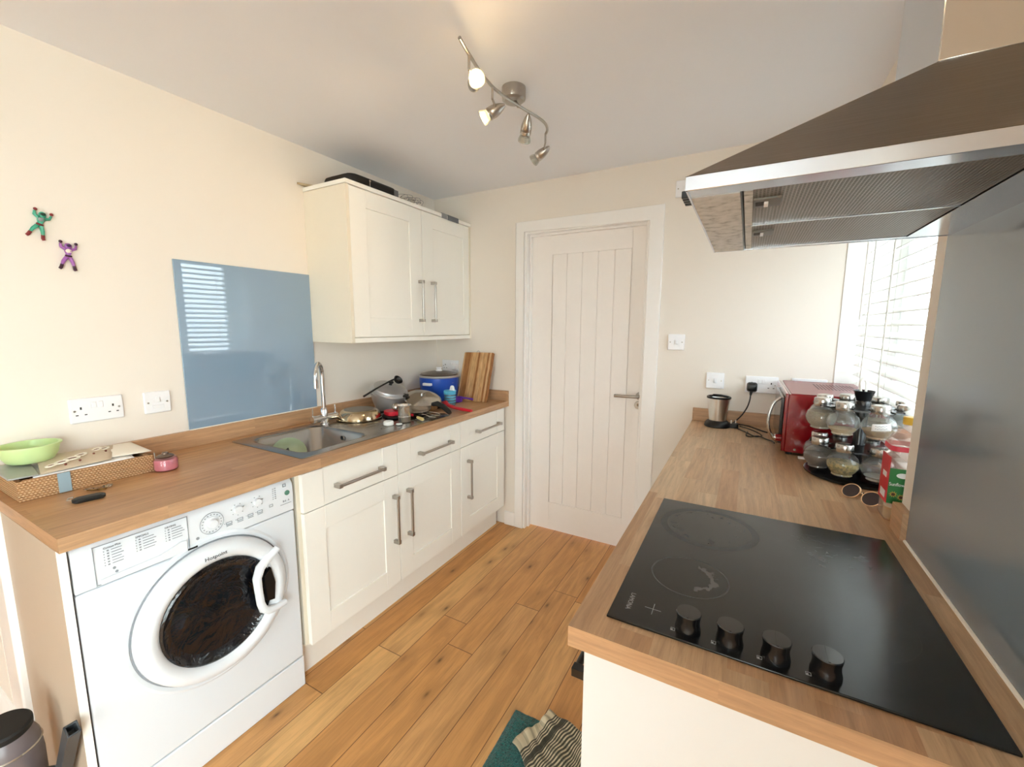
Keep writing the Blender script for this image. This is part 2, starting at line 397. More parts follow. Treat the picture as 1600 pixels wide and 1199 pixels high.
# kitchen window
M_upvc = mat('white_window_plastic', '#f3f6f8', .3)
M_pane = thin_glass('window_glass', '#f4faf8'); M_pane2 = thin_glass('dimming_window_glass', '#e0e6e7')  # second pane tint is added to dim the daylight at the blind
w = thing('window_1', 'white casement window behind the venetian blind', None, (2.67, -.567, .91), kind='structure')
fx0, fx1 = 2.645, 2.70
b = MB(); b.box(fx0, fx1, WY0, WY1-.001, .912, .985); b.box(fx0, fx1, WY0, WY1-.001, WZ1-.06, WZ1)
b.box(fx0, fx1, WY0, WY0+.06, .985, WZ1-.06); b.box(fx0, fx1, WY1-.061, WY1-.001, .985, WZ1-.06); b.box(fx0, fx1, -.6, -.535, .985, WZ1-.06)
obj('window_frame', b, M_upvc, w, bevel=.004)
for (y0, y1) in ((WY0+.062, -.602), (-.533, WY1-.063)):
    b = MB(); b.box(fx0-.012, fx1-.01, y0, y1, .987, 1.04); b.box(fx0-.012, fx1-.01, y0, y1, WZ1-.115, WZ1-.062)
    b.box(fx0-.012, fx1-.01, y0, y0+.05, 1.04, WZ1-.115); b.box(fx0-.012, fx1-.01, y1-.05, y1, 1.04, WZ1-.115)
    s_ = obj('window_sash', b, M_upvc, w, bevel=.004)
    b = MB(); b.box(2.665, 2.671, y0+.05, y1-.05, 1.04, WZ1-.115); obj('pane', b, M_pane2, s_)
    b = MB(); b.box(fx0-.03, fx0-.012, (y1-.035 if y0 < -.8 else y0+.01), (y1-.01 if y0 < -.8 else y0+.035), 1.38, 1.50); obj('window_catch', b, M_white, s_, bevel=.004)
b = MB(); b.box(XR+.001, 2.645, -.0045, -.0005, WT+.072, WZ1); b.box(XR+.001, 2.645, WY0+.0005, WY0+.0045, WT, WZ1); struct('trim_4', b, mat('white_reveal_paint', '#f3f2ee', .6), smooth=0)
# patio door and rear window behind the camera: the room's other daylight
w2 = thing('window_2', 'wide glazed patio door in the right wall behind the camera', None, (2.6, -3.9, 0), kind='structure')
b = MB()
for (y0, y1) in ((-4.3, -4.23), (-3.66, -3.59), (-3.02, -2.95)): b.box(2.6, 2.66, y0, y1, 0.02, 2.1)
b.box(2.6, 2.66, -4.3, -2.95, 0, .08); b.box(2.6, 2.66, -4.3, -2.95, 2.02, 2.1); obj('patio_frame', b, M_upvc, w2)
b = MB(); b.box(2.627, 2.633, -4.23, -3.02, .08, 2.02); obj('pane', b, M_pane, w2)
w3 = thing('window_3', 'large window in the rear wall behind the camera', None, (1.9, -5.35, .2), kind='structure')
b = MB()
for x in (1.5, 2.23): b.box(x, x+.07, -5.38, -5.32, .2, 2.15)
b.box(1.5, 2.3, -5.38, -5.32, .2, .27); b.box(1.5, 2.3, -5.38, -5.32, 2.08, 2.15); obj('window_frame', b, M_upvc, w3)
b = MB(); b.box(1.57, 2.23, -5.353, -5.347, .27, 2.08); obj('pane', b, M_pane, w3)

# ================================================================== OUTSIDE
M_grass = mat('pale_paving', '#d2d2cc', .9, noise=.2, nscale=2)
b = MB(); b.box(-12, XL2-.3, -25, 25, -.35, -.15); b.box(XR+.3, 30, -25, 25, -.35, -.15); b.box(XL2-.3, XR+.3, -25, YN0-.3, -.35, -.15); struct('pavement', b, M_grass)
M_rend = mat('white_house_render', '#f6f8fa', .8, noise=.04, nscale=2)
M_slate = mat('grey_slate_roof', '#6b7078', .7, noise=.3, nscale=6)
M_wdark = mat('dark_window_glass', '#36424e', .1)
h = thing('neighbouring_house', 'white rendered house with a slate gable roof seen through the blind', 'house', (9, 1.5, -.15))
HX = 6.2
b = MB(); b.prism([(-2.2, -.15), (7.4, -.15), (7.4, 4.4), (2.6, 7.4), (-2.2, 4.4)], 'x', HX, HX+7); obj('wall', b, M_rend, h)
b = MB()
for (ya, za, yb, zb) in ((-2.6, 4.15, 2.6, 7.45), (7.8, 4.15, 2.6, 7.45)):
    b.loft([[Vector((HX-.2, ya, za)), Vector((HX-.2, yb, zb)), Vector((HX-.2, yb, zb+.15)), Vector((HX-.2, ya, za+.15))], [Vector((HX+7.2, ya, za)), Vector((HX+7.2, yb, zb)), Vector((HX+7.2, yb, zb+.15)), Vector((HX+7.2, ya, za+.15))]])
obj('roof', b, M_slate, h)
for (y, z) in ((.3, 3.0), (4.6, 3.0), (.3, .6), (4.6, .6)):
    b = MB(); b.box(HX-.07, HX+.02, y-.6, y+.6, z, z+1.1); f = obj('window', b, M_upvc, h)
    b = MB(); b.box(HX-.10, HX-.065, y-.52, y-.03, z+.08, z+1.02); b.box(HX-.10, HX-.065, y+.03, y+.52, z+.08, z+1.02); obj('pane', b, M_wdark, f)

# ================================================================== LEFT RUN
WT, WB = .91, .872
T1 = 0.6275; LY = -2.222
wt = thing('worktop', 'long oak block worktop with upstand along the left wall under the blue glass', 'worktop', (.31, -1.11, WB))
SX0, SX1, SY0, SY1 = .11, .545, -1.505, -1.13      # cut-out for the bowl
b = MB()
def top_slab(mb, x0, x1, y0, y1):
    mb.box(x0, x1, y0, y1, WB, WT)
# slab around the bowl: one mesh
g = [(.0, SX0, LY, 0), (SX1, T1, LY, 0), (SX0, SX1, LY, SY0), (SX0, SX1, SY1, 0)]
for a in g: top_slab(b, *a)
for f in b.bm.faces:
    c = f.calc_center_median(); f.normal_update()
    if abs(c.x-T1) < 1e-4: f.material_index = 1
    if abs(c.y-LY) < 1e-4 and c.z < WT-.001: f.material_index = 2
obj('worktop_board', b, [M_topL, M_edgeY, M_edgeX], wt, smooth=0)
b = MB(); b.box(.0005, .02, LY, -.0005, WT, .98); obj('upstand', b, M_edgeY, wt, bevel=.001)
b = MB(); b.box(.0205, T1, -.0195, -.0005, WT, .98); obj('upstand', b, M_edgeX, wt, bevel=.001)
# end panel
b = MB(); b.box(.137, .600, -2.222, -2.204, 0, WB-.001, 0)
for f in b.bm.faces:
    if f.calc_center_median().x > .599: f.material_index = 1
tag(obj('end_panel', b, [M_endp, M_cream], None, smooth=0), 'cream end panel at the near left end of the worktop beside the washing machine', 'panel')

# ---------------- handles
def bar_handle(a, bb, out, parent, r=.0068, proj=.03, blk=.0085, m=None):
    """square-post bar handle from a to bb, standing off along out"""
    a, bb, out = Vector(a), Vector(bb), Vector(out); mb = MB(); t = (bb-a).normalized(); sd = t.cross(out)
    for p, sg in ((a, 1), (bb, -1)):
        c = p + t*sg*blk
        vs = []
        rings = [[c + t*i*blk + sd*j*blk + out*k for i, j in ((-1,-1),(1,-1),(1,1),(-1,1))] for k in (0, proj+r)]
        mb.loft(rings)
    rings = []
    for p in (a+t*.001, bb-t*.001):
        rings.append([p + out*(proj+math.sin(q)*r) + sd*math.cos(q)*r for q in [2*PI*k/14 for k in range(14)]])
    mb.loft(rings)
    return obj('handle', mb, m or M_steel, parent, bevel=.0008)
FX = .612
def shaker(mb, x, y0, y1, z0, z1, sy, sz0, sz1, th=.02, rec=.007, sy1=None):
    sy1 = sy if sy1 is None else sy1
    mb.box(x-th, x, y0, y0+sy, z0, z1); mb.box(x-th, x, y1-sy1, y1, z0, z1)
    if sz0: mb.box(x-th, x, y0+sy, y1-sy1, z0, z0+sz0)
    if sz1: mb.box(x-th, x, y0+sy, y1-sy1, z1-sz1, z1)
    mb.box(x-th, x-rec, y0+sy, y1-sy1, z0+sz0, z1-sz1)
def base_unit(y0, y1, doors, label):
    t = thing('base_cabinet', label, 'cabinet', (.3, (y0+y1)/2, 0), group=None)
    b = MB(); b.box(.02, .590, y0, y0+.018, .15, WB-.002); b.box(.02, .590, y1-.018, y1, .15, WB-.002); b.box(.02, .590, y0+.018, y1-.018, .15, .168); b.box(.02, .03, y0+.018, y1-.018, .168, WB-.002); b.box(.56, .590, y0+.018, y1-.018, .85, WB-.002); obj('carcass', b, M_carc, t)
    b = MB(); b.box(.527, .545, y0, y1, 0, .15); obj('plinth', b, M_cream, t)
    for (a, c, hy, dh) in doors:
        b = MB(); shaker(b, FX, a, c, .152, .704, .092, .093, .094, rec=.006)
        d_ = obj('door', b, M_cream, t, bevel=.0015); bar_handle((FX, hy, .372), (FX, hy, .617), (1,0,0), d_)
        b = MB(); shaker(b, FX, a, c, .708, .864, .092, 0, 0, rec=.003)
        d_ = obj('drawer', b, M_cream, t, bevel=.0015); bar_handle((FX, dh[0], .775), (FX, dh[1], .775), (1,0,0), d_)
    return t
base_unit(-1.585, -.553, [(-1.571, -1.071, -1.104, (-1.432, -1.176)), (-1.067, -.555, -1.008, (-.925, -.657))], 'wide cream shaker base cabinet with two doors next to the washing machine')
base_unit(-.552, -.036, [(-.551, -.038, -.482, (-.396, -.122))], 'narrow cream shaker base cabinet with one door at the far end by the white door')

# ---------------- washing machine
wm = thing('washing_machine', 'white front-loading washing machine under the left worktop', 'washing machine', (.31, -1.895, 0))
WXF = .6; wy0, wy1 = -2.199, -1.601
b = MB(); b.box(.04, WXF, wy0, wy1, .128, .735); obj('body', b, M_applw, wm, bevel=.006, seg=3)
b = MB(); b.box(.04, WXF, wy0, wy1, .0, .124); obj('kick_panel', b, M_applg, wm, bevel=.004)
b = MB(); b.prism([(.04, .738), (WXF, .738), (WXF+.003, .80), (WXF, .84), (WXF-.012, .858), (.04, .858)], 'y', wy0, wy1)
obj('control_panel', b, M_applg, wm, bevel=.003)
# round dish pressed in the front, door ring, glass
dy, dz = -1.885, .515
RX = Matrix(((0,0,1),(0,1,0),(-1,0,0))) @ Matrix.Identity(3)
RXm = Matrix(((0, 0, 1), (1, 0, 0), (0, 1, 0)))     # local z -> world x, local x -> y, local y -> z
b = MB(); b.lathe([(.246, -.004), (.246, .001), (.238, .0045), (.228, .002), (.226, -.004)], (WXF, dy, dz), 72, M=RXm); obj('door_surround', b, M_applw, wm)
b = MB(); b.lathe([(.160, -.004), (.221, -.004), (.223, .006), (.220, .022), (.210, .034), (.196, .041), (.184, .040), (.173, .033), (.166, .024), (.162, .018)], (WXF, dy, dz), 72, M=RXm)
wd = obj('door', b, M_applg, wm)
t_ = NT('dark_door_glass'); tcx = t_.n('TexCoord').outputs['Object']
nz = t_.n('TexNoise', {'Vector': tcx, 'Scale': 9., 'Detail': 4., 'Distortion': 2.}).outputs['Fac']
t_.bsdf(col=t_.ramp(nz, [(.3, '#07080c'), (.62, '#14161c'), (.75, '#2b2c33')]), rough=.06, spec=.6, nrm=t_.bump(nz, .5, .02)); M_dglass = t_.m
b = MB(); b.lathe([(.167, .012), (.166, .026), (.160, .030), (.152, .022), (.13, .010), (.08, .006), (.03, .012), (0, .014)], (WXF, dy, dz-.002), 64, M=RXm); obj('glass', b, M_dglass, wd, label='dark round door glass')
b = MB(); b.lathe([(.2235, .0015), (.2275, .0015), (.2275, .0035), (.2235, .0035)], (WXF, dy, dz), 72, M=RXm); obj('door_gap_shadow', b, M_grey, wm, label='thin grey ring painting the shadow in the gap around the door')  # grey ring drawn as the shadow line between door and body
b = MB(); hp = [(-1.700, .640), (-1.735, .622), (-1.765, .598), (-1.778, .565), (-1.776, .52), (-1.772, .47), (-1.765, .445), (-1.745, .428), (-1.715, .424), (-1.685, .424)]
b.tube([(WXF+.043, y, z) for y, z in hp], [.010, .012, .013, .012, .011, .011, .012, .013, .012, .010], 12, flat=1.2); obj('handle', b, M_applg, wd)
b = MB(); b.prism([(-1.728, .580), (-1.752, .560), (-1.748, .465), (-1.722, .458), (-1.716, .52)], 'x', WXF+.030, WXF+.0425); obj('handle_recess', b, M_black, wd, label='dark gap behind the door handle')
b = MB(); text_mb(b, 'Hotpoint', .0165, (WXF+.0412, -1.893, .706), (0, 1, .0), (0, 0, 1), ext=.0006, squeeze=1.05); obj('brand_lettering', b, M_dgrey, wd, smooth=0, label='dark Hotpoint lettering')
b = MB(); b.box(WXF+.0, WXF+.006, -1.952, -1.925, .742, .747); obj('door_lock_slot', b, M_black, wm)
# detergent drawer
b = MB(); px = WXF+.0035
def frame_line(mb, y0, y1, z0, z1, x=px, r=.0009, m=0):
    for (a, c) in (((y0, z0), (y1, z0)), ((y1, z0), (y1, z1)), ((y1, z1), (y0, z1)), ((y0, z1), (y0, z0))):
        mb.box(x-.002, x+.0004, min(a[0], c[0])-r, max(a[0], c[0])+r, min(a[1], c[1])-r, max(a[1], c[1])+r, m)
frame_line(b, -2.158, -1.945, .743, .849)
b.prism([(-2.150, .744), (-1.952, .744), (-1.952, .776), (-1.965, .779), (-2.02, .762), (-2.150, .757)], 'x', px-.004, px+.0045, 1)
dr = obj('detergent_drawer', b, [M_grey, M_applg], wm, bevel=.0006)
b = MB()
def prog(mb, y, z, head, n, w):
    text_mb(mb, head, .0075, (px+.0006, y, z), (0,1,0), (0,0,1), align='LEFT', bold=.0002)
    for i in range(n):
        zz = z-.0085-i*.0078
        mb.box(px-.001, px+.0008, y, y+.0018, zz-.001, zz+.001); mb.box(px-.001, px+.0008, y+.007, y+.011, zz-.0015, zz+.0015)
        mb.box(px-.001, px+.0006, y+.016, y+.016+w*random.uniform(.7, 1), zz-.0007, zz+.0007)
for a_ in ((-2.138, .838, 'Cotton Plus', 6, .028), (-2.070, .838, 'SPECIALS', 5, .036), (-2.002, .836, 'DRYING', 5, .034)):
    b = MB(); prog(b, *a_); obj('programme_list', b, M_grey, dr, smooth=0, label='small grey printed programme list')
b = MB()
b.lathe([(0, 0), (.0035, 0), (.0035, .0008), (0, .0008)], (px, -2.120, .776), 16, M=RXm); b.lathe([(0, 0), (.0035, 0), (.0035, .0008), (0, .0008)], (px, -2.116, .764), 16, M=RXm)
obj('drawer_symbols', b, M_grey, dr, smooth=0)
def dial(y, z, r, big):
    mb = MB(); mb.lathe([(0, 0), (r, 0), (r, .010), (r*.9, .0125), (0, .0125)] if not big else [(0, 0), (.0225, 0), (.0215, .004), (.0145, .005), (.0135, .014), (.012, .016), (0, .016)], (WXF, y, z), 36, M=RXm)
    k = obj('dial', mb, M_applg, wm)
    mb = MB(); R2 = .0275 if big else r*1.55
    for i in range(18 if big else 7):
        a = 2*PI*i/(18 if big else 7)+.2
        s0 = .0011 if big else .0009
        yy, zz = y+R2*math.cos(a), z+R2*math.sin(a)
        mb.box(px-.0022, px+.0006, yy-s0*1.4, yy+s0*1.4, zz-s0, zz+s0)
    if big:
        for i in range(64):
            a0, a1 = 2*PI*i/64, 2*PI*(i+1)/64
            mb.loft([[Vector((px+h_, y+rr*math.cos(a), z+rr*math.sin(a))) for rr, h_ in ((.0335, -.002), (.0345, -.002), (.0345, .0004), (.0335, .0004))] for a in (a0, a1)], 0)
    obj('dial_markings', mb, M_grey, k, smooth=0)
dial(-1.879, .800, .02, True); dial(-1.800, .815, .0125, False); dial(-1.735, .817, .0125, False)
for i, y in enumerate((-1.838, -1.803, -1.769, -1.737)):
    b = MB(); frame_line(b, y, y+.017, .776, .783, r=.0005); b.box(px-.001, px+.0008, y-.006, y-.0045, .780, .782)
    b.box(px-.001, px+.0006, y, y+.018, .7705, .7718); obj('button', b, M_grey, wm, smooth=0)
b = MB()
for i in range(6):
    zz = .842-i*.0075; b.box(px-.001, px+.0008, -1.680, -1.678, zz, zz+.002); b.box(px-.001, px+.0006, -1.672, -1.668, zz, zz+.0025)
obj('phase_lights', b, M_grey, wm, smooth=0); b = MB(); frame_line(b, -1.694, -1.682, .781, .789, r=.0005); obj('button', b, M_grey, wm, smooth=0); b = MB()
text_mb(b, '8-6  A', .010, (px+.0006, -1.632, .7835), (0,1,0), (0,0,1), bold=.0002); b.box(px-.001, px+.0006, -1.654, -1.612, .7715, .7725)
obj('energy_lettering', b, M_grey, wm, smooth=0); b = MB(); frame_line(b, -1.640, -1.630, .838, .848, r=.0007); obj('start_button', b, M_grey, wm, smooth=0); b = MB()
b.lathe([(.0, 0), (.0045, 0), (.0045, .001), (0, .001)], (px, -1.922, .768), 18, M=RXm, m=0)
obj('power_button', b, M_grey, wm, smooth=0)
b = MB(); b.lathe([(0, 0), (.0095, 0), (.0095, .0015), (0, .0015)], (px-.001, -1.626, .812), 28, M=RXm); obj('start_badge', b, mat('green_badge', '#5d8a78', .35), wm, label='round green badge')

# ---------------- sink
sk = thing('kitchen_sink', 'stainless steel inset sink with drainer below the blue glass', 'sink', (.33, -1.07, WT))
ZS = WT+.003
b = MB(); K = 6
outer = rrect(.3275, -1.070, .2495, .470, .012, K); rim = rrect(.325, -1.3175, .195, .175, .055, K)
b.loft([[Vector((x, y, WT)) for x, y in outer], [Vector((x, y, ZS-.0006)) for x, y in outer], [Vector((x, y, ZS)) for x, y in rrect(.3275, -1.070, .248, .4685, .012, K)],
        [Vector((x, y, ZS)) for x, y in rrect(.3275, -1.070, .235, .455, .02, K)],
        [Vector((x, y, ZS+.0)) for x, y in rrect(.325, -1.3175, .203, .183, .06, K)], [Vector((x, y, ZS-.001)) for x, y in rim],
        [Vector((x, y, ZS-.010)) for x, y in rrect(.325, -1.3175, .188, .168, .055, K)], [Vector((x, y, WT-.13)) for x, y in rrect(.325, -1.3175, .178, .158, .055, K)],
        [Vector((x, y, WT-.15)) for x, y in rrect(.325, -1.3175, .160, .140, .05, K)], [Vector((x, y, WT-.155)) for x, y in rrect(.325, -1.3175, .05, .05, .02, K)]], cap0=False)
M_sink = mat('satin_stainless_sink', '#a9a5a0', .26, 1., noise=.15, nscale=14)
obj('basin', b, M_sink, sk, smooth=50)
b = MB()
for i in range(7):
    x = .17+i*.052; b.tube([(x, -1.085+.05*abs(i-3)/3, ZS-.001), (x, -1.04, ZS), (x, -.70, ZS), (x, -.66, ZS-.001)], [.003, .005, .005, .003], 8, flat=.35, up=(1,0,0))
obj('drainer_ridges', b, M_sink, sk)
b = MB(); b.lathe([(.008, .0), (.012, 0), (.012, .003), (.008, .003)], (.335, -1.156, .874), 20, M=Matrix.Rotation(PI/2, 3, 'X')); b.lathe([(0, 0), (.008, 0), (.008, .001), (0, .001)], (.335, -1.156, .874), 20, m=1, M=Matrix.Rotation(PI/2, 3, 'X')); obj('overflow', b, [M_chrome, M_hole], sk)
b = MB(); b.lathe([(0, 0), (.04, 0), (.04, .003), (.02, .004), (0, .004)], (.325, -1.3175, WT-.155), 28); obj('plug_hole', b, M_chrome, sk)
# tap
tp = thing('mixer_tap', 'tall chrome swan neck mixer tap at the back of the sink', 'tap', (.137, -1.104, ZS))
b = MB(); b.lathe([(0, 0), (.024, 0), (.024, .004), (.020, .008), (.018, .03), (.017, .075), (.012, .085), (.0, .085)], (.137, -1.104, ZS), 28)
b.cyl((.137, -1.166, .944), (.137, -1.042, .944), .0185, n=28); obj('tap_body', b, M_chrome, tp)
b = MB(); pts = []
ux, uy = .62, -.78
for z in (.97, 1.05, 1.12): pts.append((.137, -1.104, z))
R = .060
for i in range(0, 15):
    a = PI*i/14; dd = R-R*math.cos(a); pts.append((.137+ux*dd, -1.104+uy*dd, 1.168+R*1.1*math.sin(a)))
pts.append((.137+ux*2*R, -1.104+uy*2*R, 1.15))
b.tube(pts, .0105, 16); e = pts[-1]; b.cyl((e[0], e[1], 1.158), (e[0], e[1], 1.118), .0125, n=20); obj('spout', b, M_chrome, tp)
for y in (-1.171, -1.037):
    b = MB(); b.cyl((.137, y-.008, .944), (.137, y+.008, .944), .0198, n=24); b.cyl((.137, y, .958), (.137, y, 1.004), .0036, n=10); obj('lever', b, M_chrome, tp)

# ---------------- upper cabinet
uc = thing('wall_cabinet', 'cream shaker two-door wall cabinet above the draining board', 'cabinet', (.15, -.526, 1.337))
uy0, uy1 = -1.052, -.001; UX = .315
b = MB(); b.box(.001, .29, uy0+.018, uy1-.016, 1.362, 2.104); b.box(.001, UX, uy0, uy0+.018, 1.337, 2.104); b.box(.001, UX, uy1-.016, uy1, 1.337, 2.104); obj('carcass', b, M_carc, uc)
b = MB(); b.box(.29, UX, uy0+.018, uy1-.016, 1.337, 1.362); obj('pelmet', b, M_cream, uc, bevel=.001)
b = MB(); b.box(.001, UX+.004, uy0-.004, uy1, 2.106, 2.126); obj('cornice', b, M_cream, uc, bevel=.001)
for (a, c, hy) in ((-1.031, -.5075, -.538), (-.5035, -.019, -.424)):
    b = MB(); shaker(b, UX-.003, a, c, 1.366, 2.102, .104 if a < -1 else .10, .1, .085, rec=.006, sy1=.102 if a < -1 else .062)
    d_ = obj('door', b, M_cream, uc, bevel=.0015); bar_handle((UX-.003, hy, 1.449), (UX-.003, hy, 1.695), (1,0,0), d_)

# ---------------- glass splashbacks
t_ = NT('blue_grey_back_painted_glass'); t_.bsdf(col=lin('#879fb6'), rough=.015, ior=1.75, coat=.5, coatr=.0); M_bglass = t_.m
M_gedge = mat('glass_edge', '#5a6670', .2)
b = MB(); b.box(.001, .008, -1.661, -1.049, .983, 1.689)
sbk = obj('glass_splashback', b, M_bglass, None, bevel=.0008); tag(sbk, 'glossy blue grey glass splashback on the left wall behind the sink', 'splashback')
b = MB(); b.box(XR-.008, XR-.001, -2.10, -1.219, .913, 1.70)
b2 = obj('glass_splashback', b, mat('shaded_blue_grey_back_painted_glass', '#7a8894', .14, spec=.6, coat=.3), None, bevel=.0008); tag(b2, 'shade-darkened blue grey glass splashback on the right wall under the extractor hood', 'splashback')  # same blue-grey glass as the left wall, its shade put into the colour

# ================================================================== RIGHT RUN
RA, RN = 1.8143, -1.8935
rw = thing('worktop', 'oak block worktop on the right carrying the hob and running to the window', 'worktop', (2.12, -.95, WB))
b = MB()
for a in ((RA, XR-.0005, RN, -1.134), (RA, XR-.0005, -1.134, -.0005), (XR-.0005, 2.644, -1.133, -.0005)): b.box(*a, WB, WT)
for f in b.bm.faces:
    c = f.calc_center_median()
    if abs(c.x-RA) < 1e-3: f.material_index = 1
    if abs(c.y-RN) < 1e-3: f.material_index = 2
obj('worktop_board', b, [M_topR, M_edgeY, M_edgeX], rw, smooth=0)
b = MB(); b.box(RA, 2.644, -.0195, -.0005, WT, .98); obj('upstand', b, M_edgeX, rw, bevel=.001)
b = MB(); b.box(XR-.0195, XR-.0005, -1.2185, -1.136, WT, .98); obj('upstand', b, M_edgeY, rw, bevel=.001)
b = MB(); b.tube([(XR-.009, -1.885, WT+.001), (XR-.009, -1.22, WT+.001)], .004, 8); obj('silicone_seal', b, M_seal, rw, label='white silicone bead along the glass')
b = MB(); b.tube([(.009, -1.66, .9815), (.009, -1.05, .9815)], .0025, 8); obj('silicone_seal', b, M_seal, wt, label='white silicone bead above the upstand')
# right base units
def right_unit(y0, y1, label, split):
    t = thing('base_cabinet', label, 'cabinet', (2.1, (y0+y1)/2, 0))
    b = MB(); b.box(1.866, XR-.01, y0, y1, .15, WB-.002); obj('carcass', b, M_carc, t)
    b = MB(); b.box(1.90, 1.918, y0, y1, 0, .15); obj('plinth', b, M_cream, t)
    n = len(split)-1
    for a, c in zip(split, split[1:]):
        b = MB(); b.box(1.846, 1.866, a+.002, c-.002, .152, .704); d_ = obj('door', b, M_endw, t, bevel=.0015); bar_handle((1.846, c-.05, .40), (1.846, c-.05, .64), (-1,0,0), d_, m=M_black)  # door and drawer handles are steel, painted black for the shade on them
        b = MB(); b.box(1.846, 1.866, a+.002, c-.002, .708, .864); d_ = obj('drawer', b, M_endw, t, bevel=.0015); m_ = (a+c)/2; bar_handle((1.846, a+.008, .790), (1.846, a+.26, .790), (-1,0,0), d_, m=M_black)
right_unit(-1.866, -1.25, 'white base cabinet under the hob on the right of the aisle', [-1.866, -1.25])
right_unit(-1.248, -.02, 'white base cabinet under the window worktop on the right', [-1.248, -.63, -.02])
b = MB(); b.box(1.842, XR-.002, -1.886, -1.868, 0, WB-.001); tag(obj('end_panel', b, M_endw, None, bevel=.001), 'plain white end panel below the near edge of the hob worktop', 'panel')

# ---------------- hob
def hob_mat():
    t = NT('black_ceramic_glass'); g = t.n('NewGeometry').outputs['Position']; sp = t.n('SeparateXYZ', {0: g}).outputs
    n1 = t.n('TexNoise', {'Vector': g, 'Scale': 7., 'Detail': 5., 'Distortion': .8}).outputs['Fac']
    n2 = t.n('TexNoise', {'Vector': g, 'Scale': 38., 'Detail': 4., 'Distortion': 1.5}).outputs['Fac']
    def ring(cx, cy, r, wd):
        d = t.math('SQRT', t.math('ADD', t.math('POWER', t.math('SUBTRACT', sp[0], cx), 2.), t.math('POWER', t.math('SUBTRACT', sp[1], cy), 2.)))
        return t.math('LESS_THAN', t.math('ABSOLUTE', t.math('SUBTRACT', d, r)), wd), d
    ra, da = ring(1.998, -1.388, .106, .008); rb, db = ring(1.982, -1.640, .073, .0012); rc, dc = ring(2.232, -1.64, .105, .0008); rd, dd = ring(2.245, -1.385, .072, .003)
    smear = t.math('MULTIPLY', t.math('LESS_THAN', t.math('ABSOLUTE', t.math('SUBTRACT', t.math('ADD', db, t.math('MULTIPLY', n2, .05)), .07)), .006), t.math('GREATER_THAN', sp[0], 1.995))
    smear2 = t.math('MULTIPLY', t.math('GREATER_THAN', n2, .62), t.math('LESS_THAN', t.math('ADD', dd, t.math('MULTIPLY', n1, .06)), .11))
    burn = t.math('MULTIPLY', t.math('GREATER_THAN', n2, .60), t.math('LESS_THAN', t.math('ABSOLUTE', t.math('SUBTRACT', da, .078)), .012))
    c = t.mix(t.math('MULTIPLY', n1, .6), lin('#0b0c0d'), lin('#1a1c1d'))
    c = t.mix(t.math('MULTIPLY', ra, t.math('ADD', .15, t.math('MULTIPLY', n2, .9))), c, lin('#242628'))
    c = t.mix(t.math('ADD', t.math('MULTIPLY', rb, .35), t.math('MULTIPLY', rc, .10)), c, lin('#77797b'))
    c = t.mix(t.math('MULTIPLY', smear, .3), c, lin('#9b9c9c')); c = t.mix(t.math('MULTIPLY', smear2, .18), c, lin('#9b9c9c')); c = t.mix(t.math('MULTIPLY', burn, .9), c, lin('#050505'))
    rgh = t.math('ADD', .14, t.math('MULTIPLY', n1, .16)); rgh = t.math('ADD', rgh, t.math('MULTIPLY', t.math('MAXIMUM', ra, burn), .16))
    t.bsdf(col=c, rough=rgh, spec=.55); return t.m
hb = thing('ceramic_hob', 'black ceramic glass hob with four knobs set in the right worktop', 'hob', (2.12, -1.54, WT))
b = MB(); b.box(1.8662, 2.3794, -1.8402, -1.2449, WT+.0005, WT+.005); obj('glass_plate', b, hob_mat(), hb, bevel=.0015)
zt = WT+.005
M_hprint = mat('pale_hob_print', '#9a9c9e', .5)
b = MB(); text_mb(b, 'LAMONA', .0125, (1.895, -1.780, zt+.0002), (0, -1, 0), (1, 0, 0), ext=.0001); obj('brand_lettering', b, M_hprint, hb, smooth=0, label='pale LAMONA lettering')
b = MB()
b.box(1.936, 1.9368, -1.800, -1.768, zt, zt+.0003); b.box(1.922, 1.950, -1.7845, -1.7837, zt, zt+.0003); obj('cross_mark', b, M_hprint, hb, smooth=0)
for i, x in enumerate((1.972, 2.035, 2.100, 2.163)):
    b = MB()
    def sq(x0, y0, s):
        for q in ((x0, x0+s, y0, y0+.0006), (x0, x0+s, y0+s, y0+s+.0006), (x0, x0+.0006, y0, y0+s), (x0+s, x0+s+.0006, y0, y0+s+.0006)): b.box(*q, zt, zt+.0003)
    sq(x-.0, -1.824, .0065); b.box(x+.001, x+.0035, -1.823, -1.820, zt, zt+.0003)
    b.box(x+.006, x+.0072, -1.806, -1.803, zt, zt+.0003); obj('dial_symbol', b, M_hprint, hb, smooth=0)
M_knob = mat('glossy_black_knob', '#101113', .22, spec=.7, coat=.3)
for x in (1.998, 2.061, 2.125, 2.189):
    b = MB(); b.lathe([(0, 0), (.0205, 0), (.0205, .004), (.0185, .012), (.0180, .020), (.0195, .028), (.0200, .031), (.0190, .0325), (0, .0325)], (x, -1.808, zt), 40)
    b.box(x-.0016, x+.0016, -1.826, -1.79, zt+.0325, zt+.0330); obj('knob', b, M_knob, hb)

